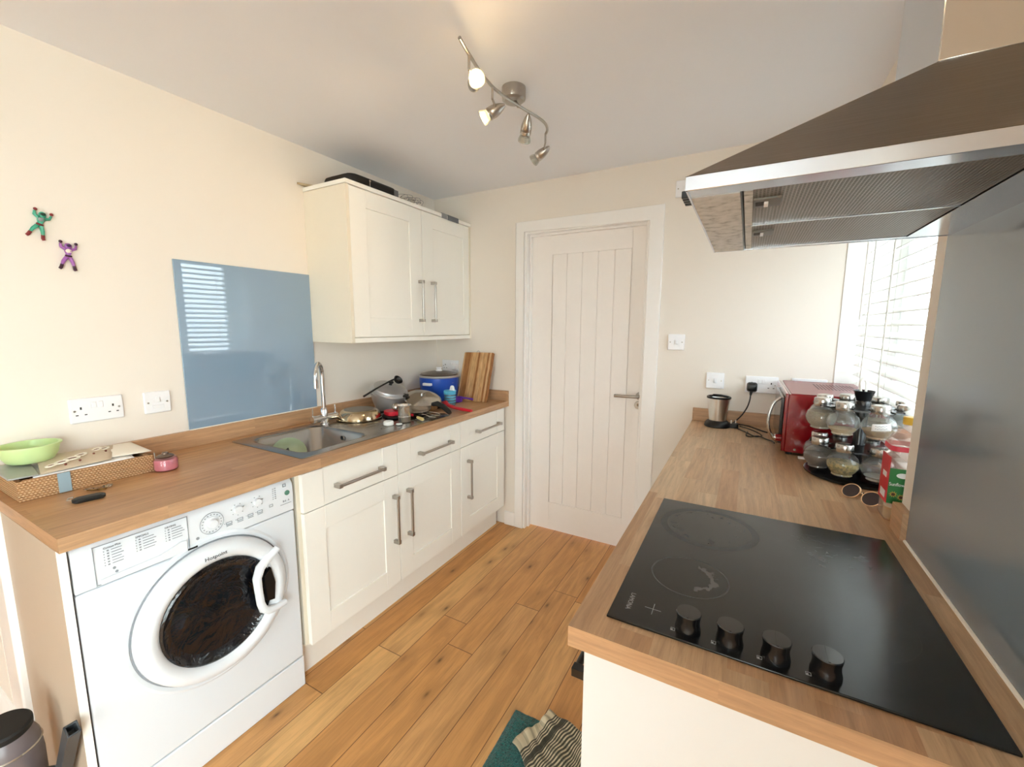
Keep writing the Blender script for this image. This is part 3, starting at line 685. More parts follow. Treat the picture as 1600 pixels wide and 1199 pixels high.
# ---------------- extractor hood
t_ = NT('brushed_hood_steel'); tc = t_.n('TexCoord').outputs['Object']; mp = t_.n('Mapping', {'Vector': tc, 'Scale': (4., 220., 220.)}).outputs[0]
nz = t_.n('TexNoise', {'Vector': mp, 'Scale': 3., 'Detail': 4.}).outputs['Fac']
t_.bsdf(col=t_.ramp(nz, [(.3, '#7d7670'), (.7, '#8b847d')]), metal=1., rough=.34, nrm=t_.bump(nz, .03, .0005)); M_hood = t_.m
M_lip = mat('bright_hood_steel', '#cdd1d9', .2, 1., noise=.06, nscale=8)
t_ = NT('mottled_galvanised_underside'); tc = t_.n('TexCoord').outputs['Object']; nz = t_.n('TexNoise', {'Vector': tc, 'Scale': 55., 'Detail': 8., 'Distortion': .0}).outputs['Fac']
t_.bsdf(col=t_.ramp(nz, [(.32, '#a5a5a2'), (.42, '#d2d2cf'), (.6, '#e6e5e3')]), metal=.25, rough=.45); M_galv = t_.m
t_ = NT('grease_filter_mesh'); g = t_.n('NewGeometry').outputs['Position']; sp = t_.n('SeparateXYZ', {0: g}).outputs
def wav(v, p): return t_.math('ABSOLUTE', t_.math('SUBTRACT', t_.math('FRACT', t_.math('DIVIDE', v, p)), .5))
hgt = t_.math('MINIMUM', wav(sp[0], .0050), wav(sp[1], .0050))
t_.bsdf(col=t_.ramp(hgt, [(.0, '#9a8f80'), (.3, '#5d5448')]), metal=.8, rough=.38, nrm=t_.bump(hgt, .6, .003)); M_filt = t_.m
hd = thing('extractor_hood', 'stainless steel pyramid extractor hood with chimney above the hob', 'extractor hood', (2.19, -1.53, 1.625))
hx0, hy0, hy1, hz0, hz1 = 1.957, -1.829, -1.233, 1.6252, 1.6458
cx0, cy0, cy1, cz = 2.265, -1.651, -1.411, 1.8066
b = MB(); b.loft([[Vector(p) for p in ((hx0, hy0, hz1), (XR, hy0, hz1), (XR, hy1, hz1), (hx0, hy1, hz1))], [Vector(p) for p in ((cx0, cy0, cz), (XR, cy0, cz), (XR, cy1, cz), (cx0, cy1, cz))]]); obj('canopy', b, M_hood, hd, smooth=0, bevel=.001)
b = MB(); rim_ = [[(hx0, XR), (hy0, hy0+.004)], [(hx0, XR), (hy1-.004, hy1)], [(hx0, hx0+.004), (hy0, hy1)]]
for (xa, ya) in rim_: b.box(xa[0], xa[1], ya[0], ya[1], hz0, hz1)
obj('front_lip', b, M_lip, hd, bevel=.0008)
b = MB(); b.box(cx0, XR-.0005, cy0, cy1, cz, H-.001); obj('chimney', b, mat('polished_chimney_steel', '#cfccc8', .16, 1., noise=.06, nscale=3), hd, bevel=.0015)
b = MB(); b.box(hx0+.004, 2.028, hy0+.045, hy1-.004, hz0, hz0+.003); b.box(hx0+.004, XR-.001, hy0+.004, hy0+.042, hz0+.001, hz0+.004, 1); b.box(2.347, XR-.001, hy0+.042, hy1-.004, hz0+.001, hz0+.004, 1); b.box(2.030, 2.347, hy1-.02, hy1-.004, hz0+.001, hz0+.004, 1)
b.box(2.028, 2.031, hy0+.045, hy1-.006, hz0+.002, hz0+.012, 2)
obj('underside_panel', b, [M_galv, M_lip, M_black], hd, label='mottled grey underside panel')
for (y0, y1) in ((hy0+.045, -1.530), (-1.526, hy1-.022)):
    b = MB(); b.box(2.034, 2.345, y0, y1, hz0+.003, hz0+.010); b.box(2.033, 2.045, y0, y1, hz0+.0005, hz0+.004, 1); b.box(2.045, 2.345, y1-.006, y1, hz0+.0005, hz0+.004, 2)
    f_ = obj('grease_filter', b, [M_filt, M_galv, M_lip], hd, smooth=0)
    ym = y0+.082; b = MB(); b.box(2.046, 2.085, ym-.028, ym+.024, hz0+.0, hz0+.0035, 0); b.box(2.049, 2.062, ym-.012, ym+.010, hz0-.0008, hz0+.002, 1); b.box(2.061, 2.067, ym-.012, ym+.008, hz0-.004, hz0+.001, 2); obj('filter_latch', b, [mat('grey_latch', '#7f7f7b', .45, .6), M_hole, M_white], f_, bevel=.0006)
for i in range(4):
    b = MB(); y = -1.775+i*.014; b.box(hx0-.012, hx0, y-.0045, y+.0045, hz0+.004, hz0+.015); obj('switch', b, M_black, hd, bevel=.001)

# ================================================================== WALL PLATES
def plate(name, label, cat, face, c, w, hgt_, kind):
    """face 'x' = on the left wall looking +x; 'y' = on the back wall looking -y. c = (along, z)"""
    base = (0, c[0], c[1]) if face == 'x' else (c[0], 0, c[1])
    t = thing(name, label, cat, base)
    def B(mb, a0, a1, z0, z1, o0, o1, m=0):
        if face == 'x': mb.box(o0, o1, c[0]+a0, c[0]+a1, c[1]+z0, c[1]+z1, m)
        else: mb.box(c[0]+a0, c[0]+a1, -o1, -o0, c[1]+z0, c[1]+z1, m)
    b = MB(); B(b, -w/2, w/2, -hgt_/2, hgt_/2, .0005, .011); obj('faceplate', b, M_white, t, bevel=.004, seg=3)
    for a in (-w/2+.013, w/2-.013): 
        q = (.011, c[0]+a, c[1]) if face == 'x' else (c[0]+a, -.011, c[1])
        n_ = (.0123, q[1], q[2]) if face == 'x' else (q[0], -.0123, q[2])
        b = MB(); b.cyl(q, n_, .0036, n=12); obj('screw', b, M_steel, t)
    if kind == 'double':
        for s in (-1, 1):
            b = MB(); a = s*.0435
            B(b, a-.0025, a+.0025, .004, .013, .0105, .0114); B(b, a-.015, a-.008, -.017, -.0135, .0105, .0114); B(b, a+.008, a+.015, -.017, -.0135, .0105, .0114); obj('pin_holes', b, M_hole, t)
            b = MB(); B(b, s*.0095-.007, s*.0095+.007, .006, .028, .011, .0145); obj('rocker', b, M_white, t, bevel=.0015)
    elif kind == 'switch':
        b = MB(); B(b, -.0065, .0065, -.012, .012, .011, .016); obj('rocker', b, M_white, t, bevel=.002)
    elif kind == 'spur':
        b = MB(); B(b, -.0075, .0075, .0, .021, .011, .0155); obj('rocker', b, M_white, t, bevel=.002)
        b = MB(); B(b, -.019, .019, -.024, -.010, .011, .0135); obj('fuse_carrier', b, M_white, t, bevel=.001)
    return t
plate('double_socket', 'white double plug socket on the left wall above the woven basket', 'socket', 'x', (-1.942, 1.122), .147, .087, 'double')
plate('fused_switch', 'white fused spur switch on the left wall beside the blue glass', 'switch', 'x', (-1.762, 1.119), .088, .086, 'spur')
plate('double_socket', 'white double plug socket in the far left corner behind the chopping board', 'socket', 'y', (.13, 1.130), .147, .087, 'double')
plate('light_switch', 'white light switch right of the white door at handle height', 'switch', 'y', (1.706, 1.341), .088, .088, 'switch')
plate('light_switch', 'white single switch above the small blender', 'switch', 'y', (1.915, 1.138), .088, .086, 'switch')
plate('double_socket', 'white double plug socket with the black plug in it', 'socket', 'y', (2.133, 1.130), .147, .087, 'double')
plate('double_socket', 'white socket mostly hidden behind the red toaster oven', 'socket', 'y', (2.335, 1.130), .147, .087, 'double')
plate('light_switch', 'white switch high on the back wall beside the extractor hood', 'switch', 'y', (1.704, 2.160), .088, .086, 'switch')
b = MB(); b.loft([[Vector((x, y, z)) for x, z in rrect(.180, 1.124, hx_, hz_, .010, 4)] for y, hx_, hz_ in ((-.0120, .022, .024), (-.026, .021, .023), (-.040, .012, .014))])
tag(obj('white_plug', b, M_white, None), 'white plug in the corner socket behind the blue slow cooker', 'plug')
# ================================================================== BLIND
bl = thing('venetian_blind', 'white slatted venetian blind hanging in the kitchen window', 'blind', (2.52, -.567, .98))
M_slat = mat('white_blind_slat', '#f5f4f0', .45)
BY0, BY1 = -1.118, -.016
b = MB(); b.box(2.485, 2.545, BY0, BY1, 2.06, 2.118); obj('head_rail', b, M_slat, bl, bevel=.003)
NS = 23; PIT = .0455; Z0 = 1.035
for i in range(NS):
    z = Z0+i*PIT; b = MB()
    rings = []
    for y in (BY0+.004, BY1-.002):
        r1 = []
        for k in range(7):
            u = -1+k/3; r1.append((u*.0245, .0022*(1-u*u)))
        prof = r1 + [(x, zz-.0022) for x, zz in reversed(r1)]
        ca, sa = math.cos(.42), math.sin(.42)
        rings.append([Vector((2.52+x*ca-zz*sa, y, z+x*sa+zz*ca)) for x, zz in prof])
    b.loft(rings); obj('slat', b, M_slat, bl)
b = MB(); b.box(2.497, 2.543, BY0+.004, BY1-.002, Z0-.052, Z0-.034); obj('bottom_rail', b, M_slat, bl, bevel=.003)
M_cord = mat('off_white_cord', '#d9d6cf', .7)
for y in (-.14, -.567, -.99):
    b = MB()
    for x in (2.494, 2.546): b.cyl((x, y, Z0-.045), (x, y, 2.06), .0008, n=6)
    obj('ladder_cord', b, M_cord, bl)
b = MB(); b.tube([(2.478, -.17, 2.07), (2.477, -.172, 1.80), (2.475, -.175, 1.46)], .0045, 10); obj('tilt_wand', b, M_slat, bl)
for pts in ([(2.483, -.27, 2.07), (2.482, -.272, 1.6), (2.480, -.276, 1.2), (2.481, -.27, .99)], [(2.480, -.555, 2.07), (2.478, -.565, 1.6), (2.476, -.575, 1.25), (2.487, -.555, 1.10), (2.489, -.53, 1.0)]):
    b = MB(); b.tube(pts, .0028, 8); obj('pull_cord', b, M_cord, bl)

# ================================================================== CEILING SPOTLIGHT
sl = thing('ceiling_spotlight', 'brushed nickel ceiling spotlight with a curved bar and four lamp heads', 'ceiling light', (1.205, -.995, 2.25))
b = MB(); b.lathe([(0, 0), (.036, 0), (.044, .006), (.046, .013), (.046, .048), (0, .048)], (1.205, -.995, 2.2805), 40); obj('ceiling_rose', b, M_steel, sl)
bar = [(1.262, -1.425, 2.255), (1.243, -1.35, 2.255), (1.222, -1.25, 2.255), (1.213, -1.15, 2.255), (1.222, -1.05, 2.256), (1.242, -.96, 2.255), (1.258, -.89, 2.255), (1.262, -.83, 2.255), (1.248, -.775, 2.255), (1.225, -.742, 2.255)]
# smooth the bar
def smooth_pts(P, n=4):
    P = [Vector(p) for p in P]; out = []
    for i in range(len(P)-1):
        p0, p1, p2, p3 = P[max(i-1, 0)], P[i], P[i+1], P[min(i+2, len(P)-1)]
        for k in range(n):
            t = k/n; out.append(.5*((2*p1)+(-p0+p2)*t+(2*p0-5*p1+4*p2-p3)*t*t+(-p0+3*p1-3*p2+p3)*t**3))
    out.append(P[-1]); return out
b = MB(); b.tube(smooth_pts(bar), .0055, 12); b.cyl((1.228, -1.00, 2.256), (1.208, -.995, 2.285), .006); obj('curved_bar', b, M_steel, sl)
M_lampg = thin_glass('lamp_glass', '#f2f2ee', body='#cfccc4', bodyw=.3)
def emis(name, col, s):
    t = NT(name); e = t.n('Emission', {'Color': lin(col), 'Strength': s}); t.t.links.new(e.outputs[0], t.out.inputs[0]); return t.m
M_lit1 = emis('lit_halogen_lamp', '#ffd79a', 45); M_lit2 = emis('lit_halogen_lamp_side', '#ffe0a0', 14)
def head(piv, tip, front, lit):
    """spot head: pivot on the bar, tip = back end, front = lamp face centre"""
    piv, tip, front = Vector(piv), Vector(tip), Vector(front); ax = (front-tip); L = ax.length; q = ax.to_track_quat('Z', 'Y')
    h_ = thing('tmp', None, None); bpy.data.objects.remove(h_)
    mid = tip + ax*.38
    b = MB(); b.cyl(piv, Vector((piv.x, piv.y, mid.z+.012)), .0042, n=10); b.cyl((piv.x, piv.y, mid.z+.012), mid, .004, n=10)
    Mx = q.to_matrix(); prof = [(0, 0), (.005, .002), (.012, .014), (.018, .030), (.0215, .046), (.0215, .058), (.0205, .060), (.0215, .062), (.0215, .070), (.018, .071)]
    s_ = L/.098; b.lathe([(r*1.0, z*s_) for r, z in prof], tip, 28, M=Mx)
    hh = obj('lamp_head', b, M_steel, sl)
    b = MB(); b.lathe([(.0170, .068*s_), (.018, .072*s_), (.0245, .088*s_), (.0255, .094*s_), (.0255, .098*s_), (.022, .098*s_), (.0175, .080*s_)], tip, 28, M=Mx); obj('lamp_glass', b, M_lampg, hh)
    b = MB(); b.lathe([(0, .080*s_), (.0165, .080*s_), (.0215, .0955*s_), (.012, .0985*s_), (0, .099*s_)], tip, 28, M=Mx); obj('bulb', b, lit if lit else M_sstl, hh, label='glowing warm lamp' if lit else None)
    if lit:
        d = bpy.data.lights.new('halogen', 'SPOT'); d.energy = 7 if lit == M_lit1 else 6; d.color = (1, .70, .38); d.spot_size = 2.0; d.spot_blend = .9; d.shadow_soft_size = .02
        o = bpy.data.objects.new('halogen', d); S.collection.objects.link(o); o.location = front + ax.normalized()*.006
        o.rotation_euler = ax.to_track_quat('-Z', 'Y').to_euler()
head((1.243, -1.350, 2.255), (1.195, -1.265, 2.205), (1.262, -1.335, 2.190), M_lit1)
head((1.214, -1.165, 2.255), (1.232, -1.105, 2.218), (1.150, -1.135, 2.176), M_lit2)
head((1.246, -.945, 2.255), (1.262, -.980, 2.232), (1.215, -.925, 2.160), None)
head((1.225, -.745, 2.255), (1.222, -.690, 2.222), (1.135, -.680, 2.180), None)

# ================================================================== ON THE WALL CABINET
M_bag = mat('black_bag_fabric', '#131313', .7, bump=.2, bscale=400)
t = thing('laptop_bag', 'black padded bag lying on top of the cream wall cabinet', 'bag', (.16, -.81, 2.1265))
b = MB(); b.loft([[Vector((x*s+.165*(1-s), y, 2.1265+z)) for x, y in rrect(.165, -.82, .125, .155, .04, 5)] for z, s in ((0, 1), (.02, 1.03), (.045, 1.0), (.058, .9), (.062, .6))]); obj('bag_body', b, M_bag, t, sub=1)
b = MB(); b.box(.292, .297, -.705, -.675, 2.130, 2.168); obj('side_label', b, mat('grey_fabric', '#6a6a6c', .7), t, bevel=.001)
b = MB(); b.cyl((.298, -.880, 2.130), (.298, -.880, 2.160), .0018, n=8); b.sphere((.298, -.880, 2.162), .006); obj('zip_pull', b, M_sstl, t)
t = MB()
for i in range(7):
    yy = -.60+i*.022; t.tube([(.25+.02*math.sin(i*2.1)+.045*math.cos(a), yy+.01*math.sin(a*2), 2.1275+.026+.025*math.sin(a)) for a in [2*PI*k/22 for k in range(23)]], .0018, 6)
for i in range(3):
    yy = -.585+i*.05; t.tube([(.25+.035*math.cos(a), yy+.025*math.sin(a*1.3), 2.129+.02+.018*math.sin(a)) for a in [2*PI*k/18 for k in range(19)]], .0026, 6)
tag(obj('wire_coil', t, M_sstl, None), 'coil of thin metal wire loops on top of the wall cabinet beside the black bag', 'wire')
t = thing('webbing_strap', 'small grey strap folded over the top front edge of the wall cabinet', 'strap', (.31, -.24, 2.128))
b = MB(); b.box(.25, .3215, -.322, -.268, 2.1265, 2.1305); b.box(.3195, .3225, -.322, -.268, 2.100, 2.1305); obj('buckle', b, mat('grey_buckle', '#8a8d92', .4), t, bevel=.001)
b = MB(); b.box(.25, .3215, -.262, -.146, 2.1265, 2.1305); b.box(.3195, .3225, -.262, -.146, 2.098, 2.1305); obj('strap_end', b, mat('dark_grey_webbing', '#66696f', .7), t, bevel=.0015)
b = MB(); b.loft([[Vector(p) for p in ((.002, -1.085, 2.135), (.055, -1.035, 2.128), (.065, -.96, 2.1265), (.002, -.95, 2.1265))], [Vector(p) for p in ((.002, -1.085, 2.145), (.055, -1.035, 2.137), (.065, -.96, 2.14), (.002, -.95, 2.15))]])
tag(obj('cardboard_scrap', b, mat('brown_cardboard', '#b7a584', .8, noise=.2), None), 'scrap of brown cardboard sticking out from the top left corner of the wall cabinet', 'cardboard')

# ================================================================== WALL CLIMBER TOYS
def toy(name_label, c, sc, tilt, body, limb, face_c, chest):
    mats = [mat('toy_'+body.strip('#'), body, .35), mat('toy_dark_'+limb.strip('#'), limb, .4), mat('toy_mask_'+face_c.strip('#'), face_c, .4), mat('toy_chest_'+chest.strip('#'), chest, .4)]
    t = thing('wall_climber_toy', name_label, 'toy', (0.004, c[0], c[1]))
    ca, sa = math.cos(tilt), math.sin(tilt)
    def P(y, z, x=.007): return Vector((x, c[0]+(y*ca-z*sa)*sc, c[1]+(y*sa+z*ca)*sc))
    b = MB()
    b.tube([P(0, .000), P(0, .012), P(0, .026), P(0, .036)], [.008*sc, .0085*sc, .013*sc, .010*sc], 12, flat=.7)
    for s in (-1, 1):
        b.tube([P(s*.010, .033), P(s*.022, .040), P(s*.024, .054)], [.0065*sc, .0058*sc, .0045*sc], 10, flat=.8)
        b.tube([P(s*.005, .0), P(s*.014, -.018), P(s*.019, -.036)], [.0075*sc, .0068*sc, .0050*sc], 10, flat=.8)
    obj('body', b, mats[0], t)
    b = MB(); b.sphere(P(0, .047), .0115*sc, 16, sc=(.6, 1, 1.1)); obj('head', b, mats[0], t)
    b = MB(); b.sphere(P(0, .049, .0125), .0085*sc, 12, sc=(.35, 1, .7)); obj('mask', b, mats[2], t)
    b = MB(); b.sphere(P(0, .026, .0125), .0105*sc, 14, sc=(.4, 1, .85)); obj('chest_plate', b, mats[3], t)
    b = MB(); b.tube([P(-.009, .006, .008), P(0, .004, .014), P(.009, .006, .008)], .0038*sc, 8); obj('belt', b, mats[1], t)
    for s in (-1, 1):
        b = MB(); b.sphere(P(s*.0235, .061), .0062*sc, 12, sc=(.8, 1, 1)); obj('hand', b, mats[1], t)
        b = MB(); b.tube([P(s*.018, -.033), P(s*.021, -.046), P(s*.025, -.052)], [.0058*sc, .006*sc, .0052*sc], 10); obj('boot', b, mats[1], t)
toy('green and grey rubber climber toy with red hands stuck on the left wall', (-2.024, 1.744), .80, -.30, '#3f9f84', '#7a1c22', '#12382f', '#8d8d8d')
toy('purple rubber climber toy stuck on the left wall below the green one', (-1.965, 1.652), .80, -.10, '#9a5ba6', '#3e1730', '#3a2052', '#e9dccd')

# ================================================================== LEFT END OF THE WORKTOP
def weave_mat():
    t = NT('woven_water_hyacinth'); g = t.n('TexCoord').outputs['Object']; sp = t.n('SeparateXYZ', {0: g}).outputs
    al = t.math('ADD', sp[0], sp[1])
    row = t.math('FLOOR', t.math('DIVIDE', sp[2], .0068))
    u = t.math('ADD', t.math('DIVIDE', al, .0085), t.math('MULTIPLY', t.math('MODULO', row, 2.), .5))
    fu = t.math('ABSOLUTE', t.math('SUBTRACT', t.math('FRACT', u), .5)); fz = t.math('ABSOLUTE', t.math('SUBTRACT', t.math('FRACT', t.math('DIVIDE', sp[2], .0068)), .5))
    hh = t.math('SUBTRACT', 1., t.math('ADD', t.math('MULTIPLY', fu, 1.3), t.math('MULTIPLY', fz, 1.5)))
    r2 = t.n('TexNoise', {'Vector': g, 'Scale': 70.}).outputs['Fac']
    c = t.mix(r2, t.ramp(hh, [(.1, '#7d5028'), (.4, '#cfa270'), (.75, '#efd9b8')]), lin('#c49468')); 
    t.bsdf(col=c, rough=.6, nrm=t.bump(hh, .8, .004)); return t.m
tr = thing('woven_basket', 'flat woven basket tray with a blue ribbon at the left end of the worktop', 'basket', (.12, -2.045, WT), rotz=0)
def tray_xf(p): return p
b = MB(); O = [(.002+.03, -2.205), (.236, -2.200), (.243, -1.885), (.012, -1.880)]; TOPZ = .062
# walls of the tray, slightly rounded
def tray_wall(mb, p, q, th=.012):
    p, q = Vector(p+(0,)), Vector(q+(0,)); n = Vector((-(q-p).y, (q-p).x, 0)).normalized()*th
    mb.loft([[p+Vector((0,0,WT+.0005)), q+Vector((0,0,WT+.0005)), q+n+Vector((0,0,WT+.0005)), p+n+Vector((0,0,WT+.0005))], [p+Vector((0,0,WT+TOPZ)), q+Vector((0,0,WT+TOPZ)), q+n+Vector((0,0,WT+TOPZ)), p+n+Vector((0,0,WT+TOPZ))]])
O = [(.030, -2.200), (.236, -2.200), (.243, -1.882), (.030, -1.882)]
for i in range(4): tray_wall(b, O[i], O[(i+1) % 4])
b.box(.035, .236, -2.195, -1.887, WT+.0005, WT+.008)
obj('basket_body', b, weave_mat(), tr, bevel=.003, seg=2)
b = MB(); b.box(.2365, .2425, -2.118, -2.090, WT+.002, WT+TOPZ+.001); obj('ribbon', b, mat('slate_blue_ribbon', '#8fa3ad', .6), tr, bevel=.0005)
b = MB(); b.tube([(.240, -1.878, WT+.004), (.244, -1.874, WT+.03), (.243, -1.876, WT+TOPZ+.004)], .0018, 6); obj('corner_wire', b, M_steel, tr)
PZ = WT+TOPZ+.001
M_paper = mat('cream_paper', '#efe8da', .7, noise=.03)
M_paperw = mat('white_paper', '#f4f4f4', .7)
def sheet(name, pts, th, m, curl=0):
    mb = MB(); P = [Vector(p) for p in pts]
    def fn(u, v): 
        p = (P[0]*(1-u)+P[1]*u)*(1-v) + (P[3]*(1-u)+P[2]*u)*v; p.z += curl*math.sin(PI*u)*math.sin(PI*v); return p
    mb.grid(fn, 10, 10); return mb
b = sheet('p', [(.035, -2.13, PZ), (.228, -2.165, PZ), (.238, -1.93, PZ), (.04, -1.90, PZ)], .001, None, .004); tag(obj('white_letter', b, M_paperw, None, solid=.0012), 'white letter sheets lying at the bottom of the paper pile on the basket', 'paper')
b = sheet('p', [(.025, -2.05, PZ+.016), (.185, -2.08, PZ+.010), (.215, -1.872, PZ+.004), (.03, -1.868, PZ+.010)], .001, None, .010); tag(obj('envelope', b, M_paper, None, solid=.0015), 'cream envelope with a pointed corner overhanging the basket', 'envelope')
br = thing('illustrated_card', 'beige illustrated card with curly drawn shapes lying on the basket', 'card', (.13, -2.03, PZ+.01))
b = sheet('p', [(.045, -2.115, PZ+.022), (.232, -2.150, PZ+.006), (.224, -1.985, PZ+.008), (.085, -1.935, PZ+.023)], .001, None, .012); obj('card_sheet', b, mat('beige_card', '#cdbba2', .6, noise=.12, nscale=30), br, solid=.001)
b = MB()
def cz_(x, y): return PZ+.0215+.010*max(0, 1-((x-.15)**2+(y+2.05)**2)/.012)-(x-.08)*.07
for (x, y, r) in ((.19, -2.093, .014), (.178, -2.066, .016), (.160, -2.040, .012), (.12, -1.99, .011), (.115, -1.968, .010), (.195, -2.118, .010)):
    b.tube([(x+r*math.cos(a), y+r*1.2*math.sin(a), cz_(x, y)+.0012+.002*math.sin(a)) for a in [2*PI*k/20 for k in range(21)]], .0022, 6)
    b.tube([(x+r*.5*math.cos(a), y+r*.6*math.sin(a), cz_(x, y)+.0012+.001*math.sin(a)) for a in [2*PI*k/14 for k in range(15)]], .0014, 6, m=1)
for (x, y) in ((.212, -2.09), (.205, -2.055), (.165, -2.01), (.150, -1.975)): b.sphere((x, y, cz_(x, y)), .0035, 8, m=2)
obj('drawn_curls', b, [mat('pale_curl_ink', '#efe9da', .6), mat('brown_curl_ink', '#97796b', .6), mat('brown_ink', '#6d2f22', .6)], br)
b = MB(); b.loft([[Vector(p) for p in ((.05, -2.215, PZ+.010), (.215, -2.212, PZ+.002), (.222, -2.150, PZ+.002), (.06, -2.135, PZ+.012))], [Vector(p) for p in ((.05, -2.215, PZ+.018), (.215, -2.212, PZ+.008), (.222, -2.150, PZ+.006), (.06, -2.135, PZ+.018))]])
tag(obj('plastic_wallet', b, mat('grey_plastic_wallet', '#a5a7a3', .3, noise=.2, nscale=60), None, bevel=.002), 'folded grey plastic packet at the left end of the basket', 'packet')
gb = thing('green_bowl', 'translucent pale green plastic bowl standing on the papers in the basket', 'bowl', (.080, -2.134, PZ+.024))
b = MB(); b.lathe([(0, 0), (.046, 0), (.053, .004), (.063, .022), (.068, .044), (.069, .050), (.074, .051), (.074, .055), (.066, .055), (.064, .044), (.059, .022), (.050, .008), (0, .006)], (.080, -2.134, PZ+.020), 48); obj('bowl_body', b, M_green, gb)
cj = thing('candle_jar', 'small glass jar with pink candle wax and ornate lid beside the basket', 'candle', (.262, -1.852, WT))
c = (.262, -1.852, WT)
b = MB(); b.lathe([(0, 0), (.031, 0), (.0355, .005), (.0355, .038), (.031, .046), (.025, .048)], (c[0], c[1], WT+.0008), 36); obj('jar_glass', b, thin_glass('candle_glass', '#f6e8ea'), cj)
b = MB(); b.lathe([(0, .003), (.031, .003), (.034, .007), (.034, .036), (.030, .041), (0, .041)], c, 36); obj('wax', b, mat('pink_wax', '#d995a2', .35, sss=.1), cj)
b = MB(); b.lathe([(0, .048), (.024, .048), (.026, .051), (.021, .055), (.010, .058), (.009, .064), (.0, .066)], c, 28); obj('lid', b, mat('dark_bronze_lid', '#6a5a4e', .35, .8), cj)
kf = thing('car_key', 'black car key fob lying in front of the basket', 'key', (.382, -2.092, WT))
b = MB()
for i, (r_, z_) in enumerate(((.9, 0), (1, .003), (1, .009), (.8, .0125))): pass
kr = [[Vector((.382+(-.5)*0+(x*.10-y*.06)*0+0, 0, 0)) for x, y in rrect(0, 0, 1, 1, .5)]]
ang = 1.42; cc, ss = math.cos(ang), math.sin(ang)
def KP(u, v, z): return Vector((.380+u*cc-v*ss, -2.092+u*ss+v*cc, WT+z))
b.loft([[KP(u*s, v*s, z) for u, v in rrect(0, 0, .036, .0155, .013, 5)] for z, s in ((.0005, .9), (.003, 1), (.010, 1), (.0135, .82))]); obj('key_fob', b, mat('black_key_plastic', '#1b1c1c', .45), kf)
b = MB(); b.tube([KP(-.034, .004, .008), KP(-.044, .012, .009), KP(-.040, .026, .010), KP(-.030, .02, .012)], .0022, 8); b.box(0, 0, 0, 0, 0, 0) if False else None; obj('key_ring', b, M_steel, kf)
ks = thing('bunch_of_keys', 'small bunch of silver door keys behind the black car key', 'keys', (.30, -2.04, WT))
for i, (a, x, y, l) in enumerate(((.9, .300, -2.045, .05), (1.3, .292, -2.030, .045), (1.1, .308, -2.058, .04))):
    b = MB(); c_, s_ = math.cos(a), math.sin(a)
    def Q(u, v, z): return Vector((x+u*c_-v*s_, y+u*s_+v*c_, WT+.001+i*.0045+z))
    b.loft([[Q(.008+.011*math.cos(k*PI/8), .011*math.sin(k*PI/8), z) for k in range(16)] for z in (0, .004)])
    poly = [(-.002, .004), (-l*.5, .004), (-l*.56, 0), (-l*.5, -.003), (-l*.4, -.001), (-l*.32, -.004), (-l*.22, -.002), (-.002, -.004)]
    b.loft([[Q(u*1.15, v*1.5, z) for u, v in poly] for z in (.0002, .0036)]); obj('key', b, M_sstl if i else mat('brass_key', '#b49a63', .3, 1.), ks)
b = MB(); b.tube([(.312+.011*math.cos(a), -2.028+.011*math.sin(a), WT+.0085+.002*math.sin(a)) for a in [2*PI*k/18 for k in range(19)]], .0010, 6); obj('split_ring', b, M_steel, ks)

# ================================================================== IN THE SINK
gp = thing('plastic_bowl', 'pale green translucent plastic bowl leaning inside the sink', 'bowl', (.25, -1.36, .80))
M_ggp = mat('mint_translucent_plastic', '#b4c4a4', .3, noise=.3, nscale=22)
Mt = Matrix.Rotation(math.radians(52), 3, 'Y') @ Matrix.Rotation(math.radians(18), 3, 'X')
b = MB(); b.lathe([(0, 0), (.040, .001), (.060, .010), (.072, .03), (.074, .031), (.062, .008), (.041, -.002), (0, -.003)], (.225, -1.37, .828), 40, M=Mt); obj('bowl_body', b, M_ggp, gp)
b = MB(); sx_, sy_k = 0.242, -1.392; b.loft([[Vector((sx_+o, sy_k+dy, z)) for dy, z in ((-.026, .846), (-.010, .765), (.014, .765), (.018, .840), (.010, .868))] for o in (0, .005)]); obj('black_scraper', b, M_matblk, gp)

# ================================================================== DRAINING BOARD
ZD = ZS+.0035
def px_pan():
    pn = thing('frying_pan', 'gold-tinged steel frying pan drying upside down beside the tap', 'frying pan', (.185, -.935, ZD))
    c = (.195, -.925, ZD)
    b = MB(); b.lathe([(.118, .0), (.121, .001), (.121, .004), (.117, .006), (.113, .022), (.104, .040), (.092, .048), (.085, .0495), (0, .0495), (0, .046), (.082, .046), (.100, .036), (.109, .02), (.113, .006), (.116, .002)], c, 56)
    obj('pan_body', b, mat('gold_tinted_steel', '#d3c2a4', .14, 1., noise=.25, nscale=18), pn)
    b = MB(); b.lathe([(0, .0495), (.080, .0495), (.078, .0515), (0, .0515)], c, 48); obj('pan_base', b, mat('scuffed_pan_base', '#8f8a80', .42, .9, noise=.3, nscale=30), pn, label='scuffed dull base')
    b = MB(); b.tube([(.22, -.83, ZD+.012), (.25, -.79, ZD+.016), (.275, -.745, ZD+.014)], [.008, .009, .010], 12, flat=.6); obj('pan_handle', b, M_black, pn, label='black handle')
px_pan()
pot = thing('aluminium_pot', 'dull aluminium cooking pot with a domed lid against the left wall', 'pot', (.140, -.700, ZD))
c = (.158, -.660, ZD); TL = Matrix.Rotation(math.radians(20), 3, 'Y') @ Matrix.Rotation(math.radians(4), 3, 'X')
b = MB(); b.lathe([(0, 0), (.072, 0), (.078, .004), (.098, .055), (.108, .095), (.1105, .097), (.1105, .101), (.105, .101), (.092, .055), (.070, .006), (0, .004)], c, 48); obj('pot_body', b, M_alu, pot)
